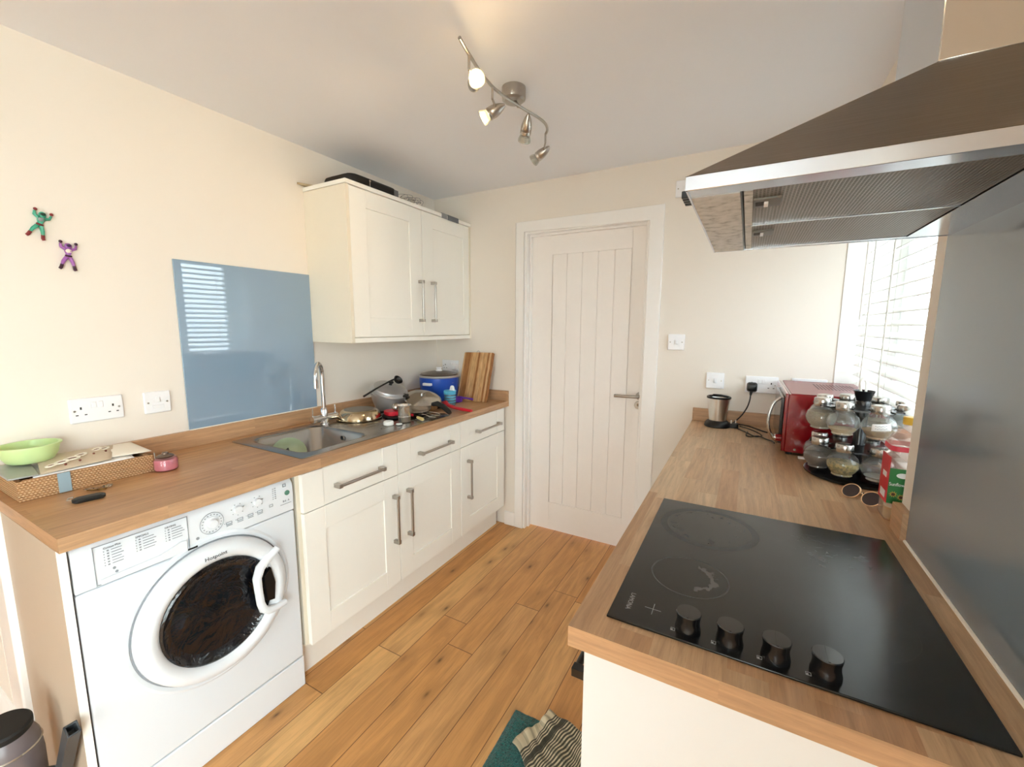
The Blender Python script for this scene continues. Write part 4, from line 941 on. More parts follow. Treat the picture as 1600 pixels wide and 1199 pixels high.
b = MB(); b.lathe([(.114, -.001), (.1145, .010), (.110, .012), (.106, .018), (.100, .021), (.097, .030), (.05, .045), (0, .049), (0, .045), (.05, .041), (.10, .015), (.110, .0)], (.158, -.660, ZD+.108), 48, M=TL); ld = obj('lid', b, M_alu, pot)
b = MB(); kx = Vector((.158, -.660, ZD+.108)) + TL @ Vector((0, 0, .047)); b.lathe([(0, 0), (.011, 0), (.008, .008), (.016, .016), (.016, .022), (0, .024)], kx, 20, M=TL); obj('lid_knob', b, M_black, ld)
b = MB(); b.tube([(.235, -.66, ZD+.085), (.262, -.642, ZD+.092), (.285, -.628, ZD+.088)], [.012, .015, .014], 12, flat=.6); obj('pot_handle', b, M_black, pot, label='short black side handle')
ldl = thing('black_ladle', 'black plastic ladle resting across the lid of the aluminium pot', 'ladle', (.16, -.70, ZD+.16))
b = MB(); b.tube([(.150, -.852, ZD+.105), (.170, -.78, ZD+.140), (.190, -.69, ZD+.176), (.195, -.655, ZD+.185)], [.006, .005, .005, .006], 10); obj('handle', b, M_black, ldl)
b = MB(); b.lathe([(0, 0), (.013, .002), (.024, .011), (.029, .025), (.027, .025), (.021, .013), (.012, .006), (0, .004)], (.200, -.640, ZD+.170), 24, M=Matrix.Rotation(math.radians(50), 3, 'Y')); obj('scoop', b, M_black, ldl)
# steel pot with tilted lid
sp_ = thing('steel_pan', 'wide stainless pan with black handle and a tilted steel lid on the draining board', 'pan', (.36, -.60, ZD))
c = (.345, -.575, ZD)
b = MB(); b.lathe([(0, 0), (.075, 0), (.088, .006), (.104, .024), (.108, .040), (.111, .042), (.106, .042), (.100, .026), (.085, .009), (0, .005)], c, 48); obj('pan_body', b, M_sstl, sp_)
TL2 = Matrix.Rotation(math.radians(19), 3, 'Y') @ Matrix.Rotation(math.radians(12), 3, 'X')
b = MB(); b.lathe([(.110, 0), (.112, .003), (.106, .008), (.098, .012), (.06, .023), (0, .028), (0, .026), (.06, .021), (.1, .008), (.108, .001)], (.340, -.562, ZD+.062), 48, M=TL2); l2 = obj('lid', b, M_sstl, sp_)
kx = Vector((.340, -.562, ZD+.062)) + TL2 @ Vector((0, 0, .027)); b = MB(); b.tube([kx+Vector((0, -.018, .0)), kx+Vector((0, -.014, .014)), kx+Vector((.0, 0, .020)), kx+Vector((0, .014, .014)), kx+Vector((0, .018, 0))], .003, 8); obj('lid_loop', b, M_chrome, l2)
b = MB(); b.tube([(.440, -.597, ZD+.046), (.475, -.595, ZD+.054), (.530, -.605, ZD+.042), (.585, -.622, ZD+.018), (.596, -.626, ZD+.012)], [.013, .017, .0165, .014, .010], 14, flat=.75); obj('pan_handle', b, M_black, sp_, label='long curved black handle')
b = MB(); b.tube([(.13, -.50, ZD+.075), (.18, -.44, ZD+.088), (.25, -.42, ZD+.088), (.30, -.46, ZD+.075)], .004, 8); b.lathe([(.080, 0), (.083, .004), (.06, .010), (0, .012), (0, .009), (.06, .007)], (.27, -.475, ZD+.05), 40, M=Matrix.Rotation(math.radians(-35), 3, 'X')); tag(obj('steel_bowl', b, M_sstl, None), 'small steel bowl with wire handle wedged behind the tilted steel pan lid', 'bowl')
for i, (x, y, r, z, lab) in enumerate(((.395, -.700, .085, 0, 'shallow steel dish lying flat lowest under the steel pan lid'), (.400, -.695, .074, .011, 'smaller shallow steel dish stacked in the lowest steel dish'))):
    b = MB(); b.lathe([(0, 0), (r*.7, 0), (r*.95, .008), (r, .010), (r, .012), (r*.93, .0105), (r*.68, .003), (0, .002)], (x, y, ZD+z), 40); tag(obj('steel_dish', b, M_sstl, None), lab, 'dish')
b = MB(); b.lathe([(0, 0), (.031, 0), (.033, .003), (.0335, .077), (.037, .086), (.0395, .090), (.0385, .0905), (.0355, .086), (.032, .076), (.0315, .004), (0, .003)], (.475, -.868, ZD+.0), 40); b.lathe([(.0337, .028), (.0345, .030), (.0337, .032)], (.475, -.868, ZD), 40); tag(obj('steel_cup', b, mat('brushed_steel_cup', '#e2dfda', .27, 1., noise=.08, nscale=60), None), 'brushed steel tumbler standing at the front of the draining board', 'cup')
wl = thing('plastic_bottle_ring', 'small white plastic bottle ring lying on the draining board', 'bottle ring', (.455, -.965, ZD))
b = MB(); b.lathe([(.022, 0), (.026, 0), (.0265, .012), (.024, .018), (.020, .020), (.018, .020), (.020, .012)], (.455, -.965, ZD), 32); obj('ring', b, mat('white_translucent_ring', '#e9ecec', .25), wl)
b = MB(); b.lathe([(0, 0), (.016, 0), (.015, .005), (0, .006)], (.500, -.935, ZD), 24); tag(obj('bottle_cap', b, mat('clear_white_cap', '#dfe3e3', .25), None), 'tiny clear white cap beside the white bottle ring', 'cap')
rs = thing('red_spatula', 'red silicone spatula lying behind the steel tumbler', 'spatula', (.37, -.85, ZD))
b = MB(); b.loft([[Vector((.325+u*.92+v*.38, -.812-u*.38+v*.92, ZD+.012+z)) for u, v in rrect(0, 0, .050, .034, .028, 5)] for z in (0, .014, .022)]); obj('blade', b, M_redp, rs, bevel=.002)
b = MB(); b.tube([(.365, -.825, ZD+.022), (.42, -.815, ZD+.022), (.47, -.795, ZD+.020)], .007, 10); obj('handle', b, M_redp, rs)
b = MB(); b.loft([[Vector((.335+u*.92+v*.38, -.822-u*.38+v*.92, ZD+.001+z)) for u, v in rrect(0, 0, .066, .038, .03, 5)] for z in (0, .008)]); tag(obj('black_turner', b, M_matblk, None, bevel=.002), 'black flat turner lying beneath the red spatula', 'turner')
tb = thing('tea_strainer', 'round steel tea infuser ball behind the tumbler above the red spatula', 'strainer', (.34, -.83, ZD+.03))
b = MB(); b.sphere((.365, -.815, ZD+.058), .0235, 24); obj('ball', b, M_sstl, tb)
b = MB(); b.tube([(.350, -.800, ZD+.05), (.33, -.77, ZD+.04), (.31, -.745, ZD+.03)], .0025, 8); obj('stem', b, M_sstl, tb)
wk = thing('wooden_handled_knife', 'short knife with a pale wooden handle pointing at the front of the drainer', 'knife', (.50, -.80, ZD))
b = MB(); b.tube([(.500, -.795, ZD+.012), (.515, -.803, ZD+.012), (.548, -.816, ZD+.011), (.562, -.821, ZD+.010)], [.007, .0085, .0095, .008], 12, flat=.8); obj('handle', b, mat('pale_wood_handle', '#e3cd8e', .5), wk)
b = MB(); b.loft([[Vector(p) for p in ((.42, -.758, ZD+.006), (.498, -.795, ZD+.008), (.498, -.795, ZD+.018), (.43, -.762, ZD+.018))], [Vector((p[0]+.001, p[1]+.002, p[2])) for p in ((.42, -.758, ZD+.006), (.498, -.795, ZD+.008), (.498, -.795, ZD+.018), (.43, -.762, ZD+.018))]]); obj('blade', b, M_sstl, wk)
for i, (x0, y0, x1, y1, lab) in enumerate(((.45, -.72, .555, -.735, 'steel spoon nearest the front edge of the draining board'), (.44, -.69, .55, -.690, 'steel spoon lying between the two other spoons'), (.46, -.66, .555, -.645, 'steel spoon nearest the black pan handle'))):
    t = thing('steel_spoon', lab, 'spoon', ((x0+x1)/2, (y0+y1)/2, ZD), group='spoons on the draining board')
    b = MB(); b.tube([(x0, y0, ZD+.014), ((x0+x1)/2, (y0+y1)/2, ZD+.013), (x1-.02, y1, ZD+.008)], [.003, .0022, .003], 8, flat=.6); obj('handle', b, M_sstl, t)
    b = MB(); b.lathe([(0, 0), (.012, .001), (.019, .006), (.0185, .007), (.011, .003), (0, .002)], (x1, y1, ZD+.001), 24, sx=1.3); obj('bowl', b, M_sstl, t)
rk = thing('blue_slow_cooker', 'blue round slow cooker with glass lid in the far left corner', 'slow cooker', (.165, -.17, WT))
c = (.165, -.185, WT)
b = MB(); b.lathe([(0, .003), (.106, .003), (.110, .0), (.114, .0), (.117, .006), (.130, .05), (.136, .12), (.137, .162), (0, .162)], c, 56); obj('base', b, M_blue, rk)
b = MB(); b.lathe([(.130, .160), (.142, .161), (.144, .167), (.142, .173), (.136, .175), (.130, .169)], c, 56); obj('steel_rim', b, M_alu, rk)
b = MB(); b.lathe([(.136, .172), (.128, .183), (.08, .196), (.03, .202), (0, .203)], c, 56); lid_ = obj('glass_lid', b, thin_glass('smoky_lid_glass', '#b9aca4', body='#7d6d66', bodyw=.25), rk)
b = MB(); b.lathe([(0, .202), (.024, .202), (.019, .208), (.014, .213), (.020, .222), (.020, .228), (0, .230)], c, 28); obj('lid_knob', b, M_white, lid_)
for a in (-1.5, PI-1.5):
    b = MB(); x, y = c[0]+.135*math.cos(a), c[1]+.135*math.sin(a); tx, ty = -math.sin(a), math.cos(a); ox, oy = math.cos(a), math.sin(a)
    b.loft([[Vector((x+tx*s*.035+ox*o, y+ty*s*.035+oy*o, WT+z)) for s, o in ((-1, -.004), (-.85, .020), (.85, .020), (1, -.004))] for z in (.112, .130)]); obj('side_handle', b, M_white, rk, bevel=.003)
b = MB(); a = -.15; x, y = c[0]+.136*math.cos(a), c[1]+.136*math.sin(a); text_mb(b, 'Cookworks'[:0] or '- - -', .012, (x+.0015, y, WT+.128), (-math.sin(a), math.cos(a), 0), (0, 0, 1)); obj('printed_mark', b, M_white, rk, smooth=0)
bt = thing('sippy_bottle', 'clear toddler bottle with a light blue screw top in front of the slow cooker', 'bottle', (.385, -.350, WT))
c = (.385, -.350, WT+.001)
b = MB(); b.lathe([(0, 0), (.033, 0), (.036, .003), (.037, .07), (.036, .078), (.034, .078), (.035, .07), (.034, .005), (0, .003)], c, 36); obj('clear_body', b, thin_glass('blue_tint_plastic', '#b8dceb', body='#9fcde0', bodyw=.28), bt)
for z in (.022, .040, .055):
    b = MB(); b.lathe([(.0372, z), (.0376, z+.002), (.0372, z+.008)], c, 36); obj('printed_band', b, mat('blue_band_'+str(z), '#5fb4d6', .4), bt)
b = MB(); b.lathe([(.0, .078), (.040, .076), (.041, .080), (.041, .096), (.038, .100), (0, .101)], c, 36); obj('screw_top', b, mat('light_blue_plastic', '#5cb9dd', .35), bt)
b = MB(); b.loft([[Vector((c[0]+x*s+.012, c[1]+y*s+.008, c[2]+z)) for x, y in rrect(0, 0, .018, .009, .008, 5)] for z, s in ((.098, 1.1), (.110, .95), (.122, .8), (.130, .45))]); obj('spout', b, mat('white_spout', '#eef3f5', .4), bt)
ps = thing('purple_scoop', 'purple plastic measuring scoop lying in front of the chopping board', 'scoop', (.375, -.235, WT))
b = MB(); b.lathe([(0, 0), (.026, 0), (.037, .007), (.041, .033), (.043, .035), (.039, .034), (.034, .010), (0, .004)], (.355, -.235, WT+.001), 32); obj('cup', b, mat('purple_plastic', '#6d35a8', .35), ps)
b = MB(); b.tube([(.390, -.230, WT+.032), (.425, -.222, WT+.034), (.470, -.210, WT+.026)], [.007, .0055, .008], 10, flat=.45, up=(0, 0, 1)); obj('handle', b, mat('purple_plastic_handle', '#6d35a8', .35), ps)
rh = thing('red_handled_pan', 'small pan with a red handle reaching over the front of the left worktop', 'pan', (.45, -.42, WT))
b = MB(); b.tube([(.400, -.445, WT+.034), (.420, -.447, WT+.040), (.455, -.460, WT+.026), (.52, -.478, WT+.019), (.600, -.494, WT+.018), (.655, -.500, WT+.018)], [.013, .017, .015, .014, .015, .012], 14, flat=.65, up=(0, 1, 0)); obj('handle', b, M_redp, rh, label='red handle')
b = MB(); b.lathe([(0, 0), (.048, 0), (.055, .004), (.062, .026), (.060, .026), (.052, .006), (0, .003)], (.345, -.455, WT+.001), 36); obj('pan_body', b, M_matblk, rh)
# chopping board
def bamboo():
    t = NT('bamboo_strips'); g = t.n('TexCoord').outputs['Object']; sp = t.n('SeparateXYZ', {0: g}).outputs
    r = t.n('TexWhiteNoise', {'W': t.math('FLOOR', t.math('DIVIDE', sp[0], .0155))}, noise_dimensions='1D').outputs['Value']
    v = t.n('CombineXYZ', {0: t.math('MULTIPLY', sp[0], 150.), 1: t.math('MULTIPLY', sp[1], 50.), 2: t.math('MULTIPLY', sp[2], 14.)}).outputs[0]
    n = t.n('TexNoise', {'Vector': v, 'Scale': 1., 'Detail': 4.}).outputs['Fac']
    c = t.ramp(r, [(0., '#e3b984'), (.35, '#cf9c66'), (.6, '#a56c39'), (.8, '#d9aa74'), (1., '#ecca9c')])
    t.bsdf(col=t.mix(.6, c, t.ramp(n, [(.3, '#8f7a6a'), (.65, '#ffffff')]), 'MULTIPLY'), rough=.5); return t.m
cb = thing('chopping_board', 'striped bamboo chopping board leaning in the far left corner', 'chopping board', (.41, -.15, WT))
cb.rotation_euler = (math.radians(-19), math.radians(-1.0), 0)
b = MB(); b.loft([[Vector((x, y, z)) for x, z in rrect(.0, .175, .122, .175, .008, 4)] for y in (0, .018)]); obj('board', b, bamboo(), cb, local=True, bevel=.002)
b = MB(); b.tube([(-.012+.02*math.cos(a)*.6, .009, .352+.012*math.sin(a)) for a in [PI*k/10 for k in range(11)]], .0015, 6); obj('hanging_loop', b, M_steel, cb, local=True)
# ================================================================== RIGHT WORKTOP OBJECTS
bd = thing('mini_blender', 'small steel blender cup on a black base in the corner by the back wall', 'blender', (1.945, -.110, WT))
c = (1.945, -.110, WT+.0005)
b = MB(); b.lathe([(0, 0), (.060, 0), (.063, .004), (.060, .018), (.050, .030), (.041, .034), (0, .034)], c, 40); obj('motor_base', b, M_black, bd)
b = MB(); b.lathe([(.038, .032), (.041, .034), (.053, .148), (.051, .150), (.048, .146), (.037, .036)], c, 40); obj('steel_cup', b, mat('satin_steel_cup', '#e2dfda', .3, 1., noise=.06, nscale=50), bd)
b = MB(); b.lathe([(.050, .148), (.0575, .149), (.058, .156), (.054, .159), (.047, .158), (.047, .150)], c, 40); b.tube([(c[0]-.035, c[1]-.01, c[2]+.158), (c[0]-.025, c[1]-.02, c[2]+.168), (c[0]+.01, c[1]-.028, c[2]+.169), (c[0]+.035, c[1]-.01, c[2]+.162)], .004, 8); obj('black_rim', b, M_black, bd)
b = MB(); b.box(c[0]+.022, c[0]+.023, c[1]-.049, c[1]-.0485, c[2]+.06, c[2]+.12) if False else None
pg = thing('power_plug', 'black plug with its cable in the double socket behind the blender', 'plug', (2.092, -.02, 1.12))
b = MB(); b.loft([[Vector((x, y, z)) for x, z in rrect(2.092, 1.117, hx_, hz_, .012, 5)] for y, hx_, hz_ in ((-.0125, .024, .024), (-.030, .024, .024), (-.040, .019, .019), (-.043, .012, .012))]); b.cyl((2.090, -.030, 1.098), (2.088, -.034, 1.075), .0075, .005, 12); obj('plug_body', b, M_black, pg)
b = MB(); b.tube(smooth_pts([(2.088, -.034, 1.080), (2.086, -.045, 1.05), (2.075, -.06, 1.01), (2.05, -.07, .965), (2.015, -.075, .925), (1.998, -.085, WT+.006)]), .0032, 8); obj('cable', b, M_black, pg)
b = MB(); b.tube(smooth_pts([(1.998, -.09, WT+.012), (2.04, -.085, WT+.016), (2.09, -.10, WT+.014), (2.14, -.13, WT+.006), (2.17, -.16, WT+.005)]), .0036, 8)
b.tube(smooth_pts([(2.0, -.10, WT+.010), (2.04, -.14, WT+.005), (2.085, -.21, WT+.004), (2.115, -.27, WT+.004), (2.145, -.245, WT+.004), (2.13, -.19, WT+.005), (2.10, -.15, WT+.008), (2.05, -.11, WT+.012)]), .0028, 8)
b.tube(smooth_pts([(2.085, -.21, WT+.0095), (2.08, -.27, WT+.004), (2.10, -.285, WT+.004), (2.13, -.28, WT+.0095), (2.16, -.30, WT+.004), (2.185, -.33, WT+.004), (2.19, -.36, WT+.004)]), .0028, 8)
tag(obj('appliance_cable', b, M_black, None), 'tangled black cable on the worktop between the blender and the toaster oven', 'cable')
b = MB()
for i, (x, y) in enumerate(((2.010, -.118), (2.030, -.100))): b.box(x-.003, x+.003, y-.003, y+.003, WT+.022, WT+.040); 
b.loft([[Vector((x, y, z)) for x, y in rrect(2.02, -.108, .024, .020, .010, 4)] for z in (WT+.001, WT+.024)], 1)
tag(obj('spare_plug', b, [mat('pale_plug_pins', '#e4ded2', .4), M_black], None), 'upturned black plug with pale pins lying beside the blender', 'plug')
# toaster oven
M_redm = mat('red_gloss_metal', '#860310', .14, .0, coat=.8, spec=.6)
M_pink = mat('dull_red_top', '#7a1a24', .38, .2, coat=.3)
to = thing('toaster_oven', 'red mini toaster oven facing the aisle against the back wall', 'toaster oven', (2.36, -.30, WT))
tx0, tx1, ty0, ty1, tz0, tz1 = 2.203, 2.530, -.535, -.035, WT+.014, 1.163
b = MB(); b.box(tx0+.012, tx1, ty0, ty1, tz0, tz1-.002); ob = obj('casing', b, M_redm, to, bevel=.004, seg=3)
b = MB(); b.box(tx0+.02, tx1-.004, ty0+.004, ty1-.004, tz1-.002, tz1+.001)
for i in range(10):
    for j in range(12): b.box(tx0+.13+j*.012, tx0+.136+j*.012, ty0+.20+i*.020, ty0+.210+i*.020, tz1+.0005, tz1+.0014, 1)
obj('top_panel', b, [M_pink, M_hole], to, bevel=.0005)
b = MB(); b.box(tx0, tx0+.012, ty0+.002, ty1-.002, tz0+.002, tz1-.001); fp = obj('front_panel', b, M_redm, to, bevel=.003)
b = MB(); b.box(tx0-.012, tx0-.0005, ty0+.018, ty1-.12, tz0+.03, tz1-.02); dg = obj('glass_door', b, mat('dark_oven_glass', '#2a2526', .08, spec=.6), to, bevel=.002)
b = MB(); b.tube(smooth_pts([(tx0-.012, ty0+.03, tz1-.022), (tx0-.036, ty0+.025, tz1-.045), (tx0-.050, ty0+.02, tz1-.095), (tx0-.048, ty0+.02, tz1-.15), (tx0-.030, ty0+.025, tz0+.050), (tx0-.012, ty0+.03, tz0+.030)]), .006, 12); obj('door_handle', b, M_sstl, dg, label='bowed bright metal handle')
for z in (.978,):
    b = MB(); b.cyl((tx0-.001, ty0+.012, z), (tx0-.022, ty0+.012, z), .015, n=24); b.cyl((tx0-.022, ty0+.012, z), (tx0-.027, ty0+.012, z), .0135, n=24, m=1); obj('control_knob', b, [M_redm, M_chrome], to)
for (x, y) in ((tx0+.03, ty0+.03), (tx1-.03, ty0+.03), (tx0+.03, ty1-.03), (tx1-.03, ty1-.03)):
    b = MB(); b.cyl((x, y, WT+.0005), (x, y, tz0+.001), .012, n=16); obj('foot', b, M_matblk, to)
b = MB(); b.cyl((2.25, ty0-.0015, WT+.028), (2.25, ty0+.001, WT+.028), .0045, n=12); obj('side_screw', b, M_sstl, to)
b = MB(); b.box(2.262, 2.300, ty0-.030, ty0-.010, WT+.0005, WT+.006); tag(obj('paper_scrap', b, M_paperw, None), 'small white slip lying under the near corner of the toaster oven', 'paper')

# spice rack
RCX, RCY = 2.415, -.700
M_rack = mat('black_rack_plastic', '#17181a', .25, spec=.6, noise=.1)
sr = thing('spice_rack', 'black two-tier carousel spice rack on the worktop beside the window', 'spice rack', (RCX, RCY, WT))
b = MB(); b.lathe([(0, 0), (.143, 0), (.149, .004), (.149, .009), (.143, .012), (.10, .014), (.03, .016), (0, .016)], (RCX, RCY, WT+.0005), 64); obj('turntable_base', b, M_rack, sr)
b = MB(); b.lathe([(0, .016), (.018, .016), (.016, .08), (.022, .10), (.017, .12), (.017, .20), (.022, .262), (.018, .27), (0, .27)], (RCX, RCY, WT), 32); obj('centre_column', b, M_rack, sr)
b = MB(); b.lathe([(0, .262), (.013, .262), (.014, .275), (.028, .303), (.030, .303), (.019, .268), (0, .264)], (RCX, RCY, WT), 32); obj('funnel_top', b, M_rack, sr)
NJ = 8; JR = .118
def tier(z, r, nm, A0):
    mb = MB(); mb.lathe([(.012, z), (r*.62, z), (r*.62, z+.005), (.012, z+.006)], (RCX, RCY, 0), 48)
    for k in range(NJ):
        a = 2*PI*(k+.5)/NJ+A0
        p0, p1 = Vector((RCX+r*.5*math.cos(a), RCY+r*.5*math.sin(a), z+.0025)), Vector((RCX+r*math.cos(a), RCY+r*math.sin(a), z+.0025)); q = Vector((-math.sin(a), math.cos(a), 0))
        mb.loft([[p0-q*.012-Vector((0,0,.0025)), p0+q*.012-Vector((0,0,.0025)), p0+q*.012+Vector((0,0,.0025)), p0-q*.012+Vector((0,0,.0025))], [p1-q*.022-Vector((0,0,.0025)), p1+q*.022-Vector((0,0,.0025)), p1+q*.022+Vector((0,0,.0025)), p1-q*.022+Vector((0,0,.0025))]])
    return obj(nm, mb, M_rack, sr)
A2, A1 = math.radians(-123.8), math.radians(-118)
Z1, Z2 = WT+.110, WT+.248
tier(Z1, .138, 'shelf', A1); tier(Z2, .138, 'shelf', A2)
M_jar = thin_glass('jar_glass', '#f2f4f2', ior=1.5, body='#ffffff', bodyw=.07)  # faint white mixed in to stand for highlights on the glass
def spices(name, c0, c1, sc):
    t = NT(name); g = t.n('TexCoord').outputs['Object']; n = t.n('TexVoronoi', {'Vector': g, 'Scale': sc}); r = t.n('TexWhiteNoise', {'Vector': n.outputs['Position']}).outputs['Value']
    t.bsdf(col=t.mix(r, lin(c0), lin(c1)), rough=.85, nrm=t.bump(n.outputs['Distance'], .5, .003)); return t.m
GP = [(0, 0), (.026, 0), (.0295, .003), (.0285, .008), (.037, .017), (.0450, .032), (.0455, .044), (.040, .061), (.029, .073), (.0215, .078), (.0210, .090)]
def make_jar(label, fill, cols, loc, sc=260, note=False):
    t = thing('spice_jar', label, 'jar', loc, group=None)
    b = MB(); b.lathe(GP+[(.0210, .091), (0, .091)], (0, 0, 0), 36); obj('jar_glass', b, M_jar, t, local=True)
    if fill:
        zf = .008+fill*.062; pr = [(0, .003)]+[(r*.955, z) for r, z in GP[2:9]]; P = [p for p in pr if p[1] < zf]
        p_, n_ = P[-1], next((q for q in pr if q[1] >= zf), pr[-1]); f_ = (zf-p_[1])/max(n_[1]-p_[1], 1e-4); rr = p_[0]+(n_[0]-p_[0])*f_
        b = MB(); b.lathe(P+[(rr, zf), (rr*.5, zf+.0025), (0, zf+.001)], (0, 0, 0), 30); obj('spice', b, spices('spice_'+cols[0].strip('#'), cols[0], cols[1], sc), t, local=True)
    b = MB(); b.lathe([(0, .082), (.0245, .082), (.0252, .083), (.0252, .104), (.023, .108), (.012, .110), (0, .110)], (0, 0, 0), 36)
    obj('lid', b, mat('jar_lid_steel', '#c2beb8', .24, 1., noise=.05, nscale=80) if 'jar_lid_steel' not in bpy.data.materials else bpy.data.materials['jar_lid_steel'], t, local=True)
    if note:
        mb = MB(); d = Vector((CX-loc[0], CY-loc[1], 0)).normalized(); d.rotate(Euler((0, 0, .15))); s_ = Vector((-d.y, d.x, 0))
        def fn(u, v):
            a = (u-.5)*1.05; q = d*math.cos(a)+s_*math.sin(a); z = .034+v*.022+(u-.5)*.006
            rr = .0462 if z < .046 else .0462-(z-.046)*.42
            return q*rr + Vector((0, 0, z))
        mb.grid(fn, 12, 5); nt_ = obj('paper_label', mb, M_paperw, t, local=True, solid=.0003)
        mb = MB()
        for row_ in range(2):
            for k in range(7):
                u = .18+k*.09; p = fn(u, .68-row_*.38)*1.0; q = fn(u+.055, .70-row_*.38); o_ = d*.0007; mb.tube([p+o_, (p+q)/2+o_+Vector((0, 0, .0015*(-1)**k)), q+o_], .0005, 5)
        obj('handwriting', mb, mat('blue_ink', '#5a5f86', .5) if 'blue_ink' not in bpy.data.materials else bpy.data.materials['blue_ink'], t, local=True)
    return t
upper = [  # k, label, fill, colours
 ('nearly empty upper tier jar directly left of the jar with the paper label', .22, ('#d9c6a8', '#c8b08c'), False),
 ('upper tier jar with a handwritten white paper label', .34, ('#b39674', '#9c8262'), True),
 ('upper tier jar at the right end nearest the window reveal, orange powder at the bottom', .25, ('#c9946e', '#b8845c'), False),
 ('upper tier jar at the right back by the blind cords', .3, ('#b89b78', '#a58a68'), False),
 ('upper tier jar directly behind the black funnel', .3, ('#c2ac88', '#a08a66'), False),
 ('upper tier jar at the back left against the toaster oven', .5, ('#a8896a', '#8a6e52'), False),
 ('upper tier jar at the far left, front of the red oven side', .8, ('#a99c8c', '#98897a'), False),
 ('upper tier jar full of grey-brown powder at the near left', .85, ('#b0a38f', '#998c79'), False)]
lower = [
 ('lower tier jar filled with green-gold seeds, facing the camera', .62, ('#b59a55', '#6e6a34'), False),
 ('empty-looking clear jar on the lower tier next to the oil bottle', .12, ('#c9c9c4', '#b5b5b0'), False),
 ('lower tier jar hidden behind the oil bottle', .5, ('#8f7d5c', '#6f5d40'), False),
 ('lower tier jar at the right back near the window', .5, ('#9c7a55', '#7f603e'), False),
 ('lower tier jar directly behind the column', .5, ('#7f6c55', '#65533e'), False),
 ('lower tier jar at the back left by the oven', .5, ('#6b5a4c', '#54463a'), False),
 ('lower tier jar at the far left touching the red oven side', .7, ('#7a6a5f', '#5e4f45'), False),
 ('lower tier jar of dark brown spice at the near left', .62, ('#6a594c', '#4f4136'), False)]
for zt_, L_, A0 in ((Z2-.084, upper, A2), (Z1-.084, lower, A1)):
    for k, (lab, fill, cols, note) in enumerate(L_):
        a = 2*PI*k/NJ+A0
        make_jar(lab, fill, cols, (RCX+JR*math.cos(a), RCY+JR*math.sin(a), zt_), 160 if 'seeds' in lab else 420, note)
b = MB(); b.tube(smooth_pts([(RCX-.007, RCY-.006, WT+.272), (RCX-.014, RCY-.008, WT+.330), (RCX-.008, RCY-.008, WT+.340), (RCX+.001, RCY-.008, WT+.330), (RCX+.003, RCY-.004, WT+.272)]), .0034, 8); tag(obj('plastic_clip', b, mat('white_clip', '#f4f1ea', .35), None), 'white looped plastic clip standing in the black funnel of the spice rack', 'clip')

# oil bottle
ol = thing('oil_bottle', 'clear sunflower oil bottle with yellow cap and green label at the window edge', 'bottle', (2.447, -1.062, WT))
c = Vector((2.447, -1.062, WT+.0005))
M_pet = thin_glass('clear_bottle_plastic', '#f7f0ec', ior=1.45, body='#f4dcd4', bodyw=.22)
M_oil = thin_glass('golden_oil', '#efe0a0', ior=1.4, body='#d9c678', bodyw=.35)
def rr_ring(hx_, hy_, r, z): return [Vector((c.x+x, c.y+y, c.z+z)) for x, y in rrect(0, 0, hx_, hy_, r, 5)]
b = MB(); b.loft([rr_ring(.036, .036, .016, 0), rr_ring(.040, .040, .018, .006), rr_ring(.040, .040, .018, .150), rr_ring(.041, .041, .018, .165), rr_ring(.040, .040, .020, .210), rr_ring(.032, .032, .024, .232), rr_ring(.018, .018, .017, .247), rr_ring(.014, .014, .0135, .250), rr_ring(.014, .014, .0135, .262)]); obj('bottle_body', b, M_pet, ol)
b = MB(); b.loft([rr_ring(.034, .034, .016, .003), rr_ring(.038, .038, .017, .009), rr_ring(.038, .038, .017, .038)]); obj('oil', b, M_oil, ol, label='golden oil in the bottom')
b = MB(); b.lathe([(0, .262), (.016, .262), (.0165, .264), (.0165, .280), (.015, .282), (0, .282)], c, 28); obj('cap', b, mat('yellow_cap', '#e0b23a', .4), ol)
b = MB(); b.box(c.x-.0405, c.x+.0415, c.y-.0412, c.y-.0402, c.z+.052, c.z+.148); lb = obj('green_label', b, mat('green_label_paper', '#2f7a3e', .45), ol, bevel=.0004)
b = MB(); b.box(c.x-.0423, c.x-.0405, c.y-.0420, c.y+.028, c.z+.052, c.z+.178); obj('red_stripe', b, mat('red_label_paper', '#c9202a', .45), lb, label='red vertical stripe')
b = MB(); b.box(c.x-.0428, c.x-.0422, c.y-.030, c.y+.012, c.z+.062, c.z+.082); obj('barcode_box', b, M_white, lb, smooth=0)
b = MB(); b.box(c.x-.0428, c.x-.0422, c.y-.026, c.y+.005, c.z+.118, c.z+.132); obj('badge', b, M_white, lb, smooth=0)
b = MB()
text_mb(b, 'Sunflower Oil', .0125, (c.x-.039, c.y-.0416, c.z+.105), (1, 0, 0), (0, 0, 1), align='LEFT', squeeze=.8); b.lathe([(0, 0), (.014, 0), (.014, .0006), (0, .0006)], (c.x-.012, c.y-.0411, c.z+.130), 24, M=Matrix.Rotation(PI/2, 3, 'X'), sy=.5); obj('label_print', b, M_white, lb, smooth=0)
b = MB()
for (x, z) in ((c.x-.028, c.z+.078), (c.x-.012, c.z+.072), (c.x+.006, c.z+.066)):
    for k in range(10):
        a = 2*PI*k/10; b.loft([[Vector((x+rr*math.cos(a+da), yy, z+rr*math.sin(a+da))) for rr, da in ((.0035, -.35), (.009, 0), (.0035, .35))] for yy in (c.y-.0411, c.y-.0417)])
    b.lathe([(0, 0), (.0042, 0), (.0042, .0009), (0, .0009)], (x, c.y-.0411, z), 14, m=1, M=Matrix.Rotation(PI/2, 3, 'X'))
obj('sunflower_print', b, [mat('sunflower_yellow', '#d9a93a', .5), mat('sunflower_brown', '#4a2b18', .5)], lb, smooth=0)
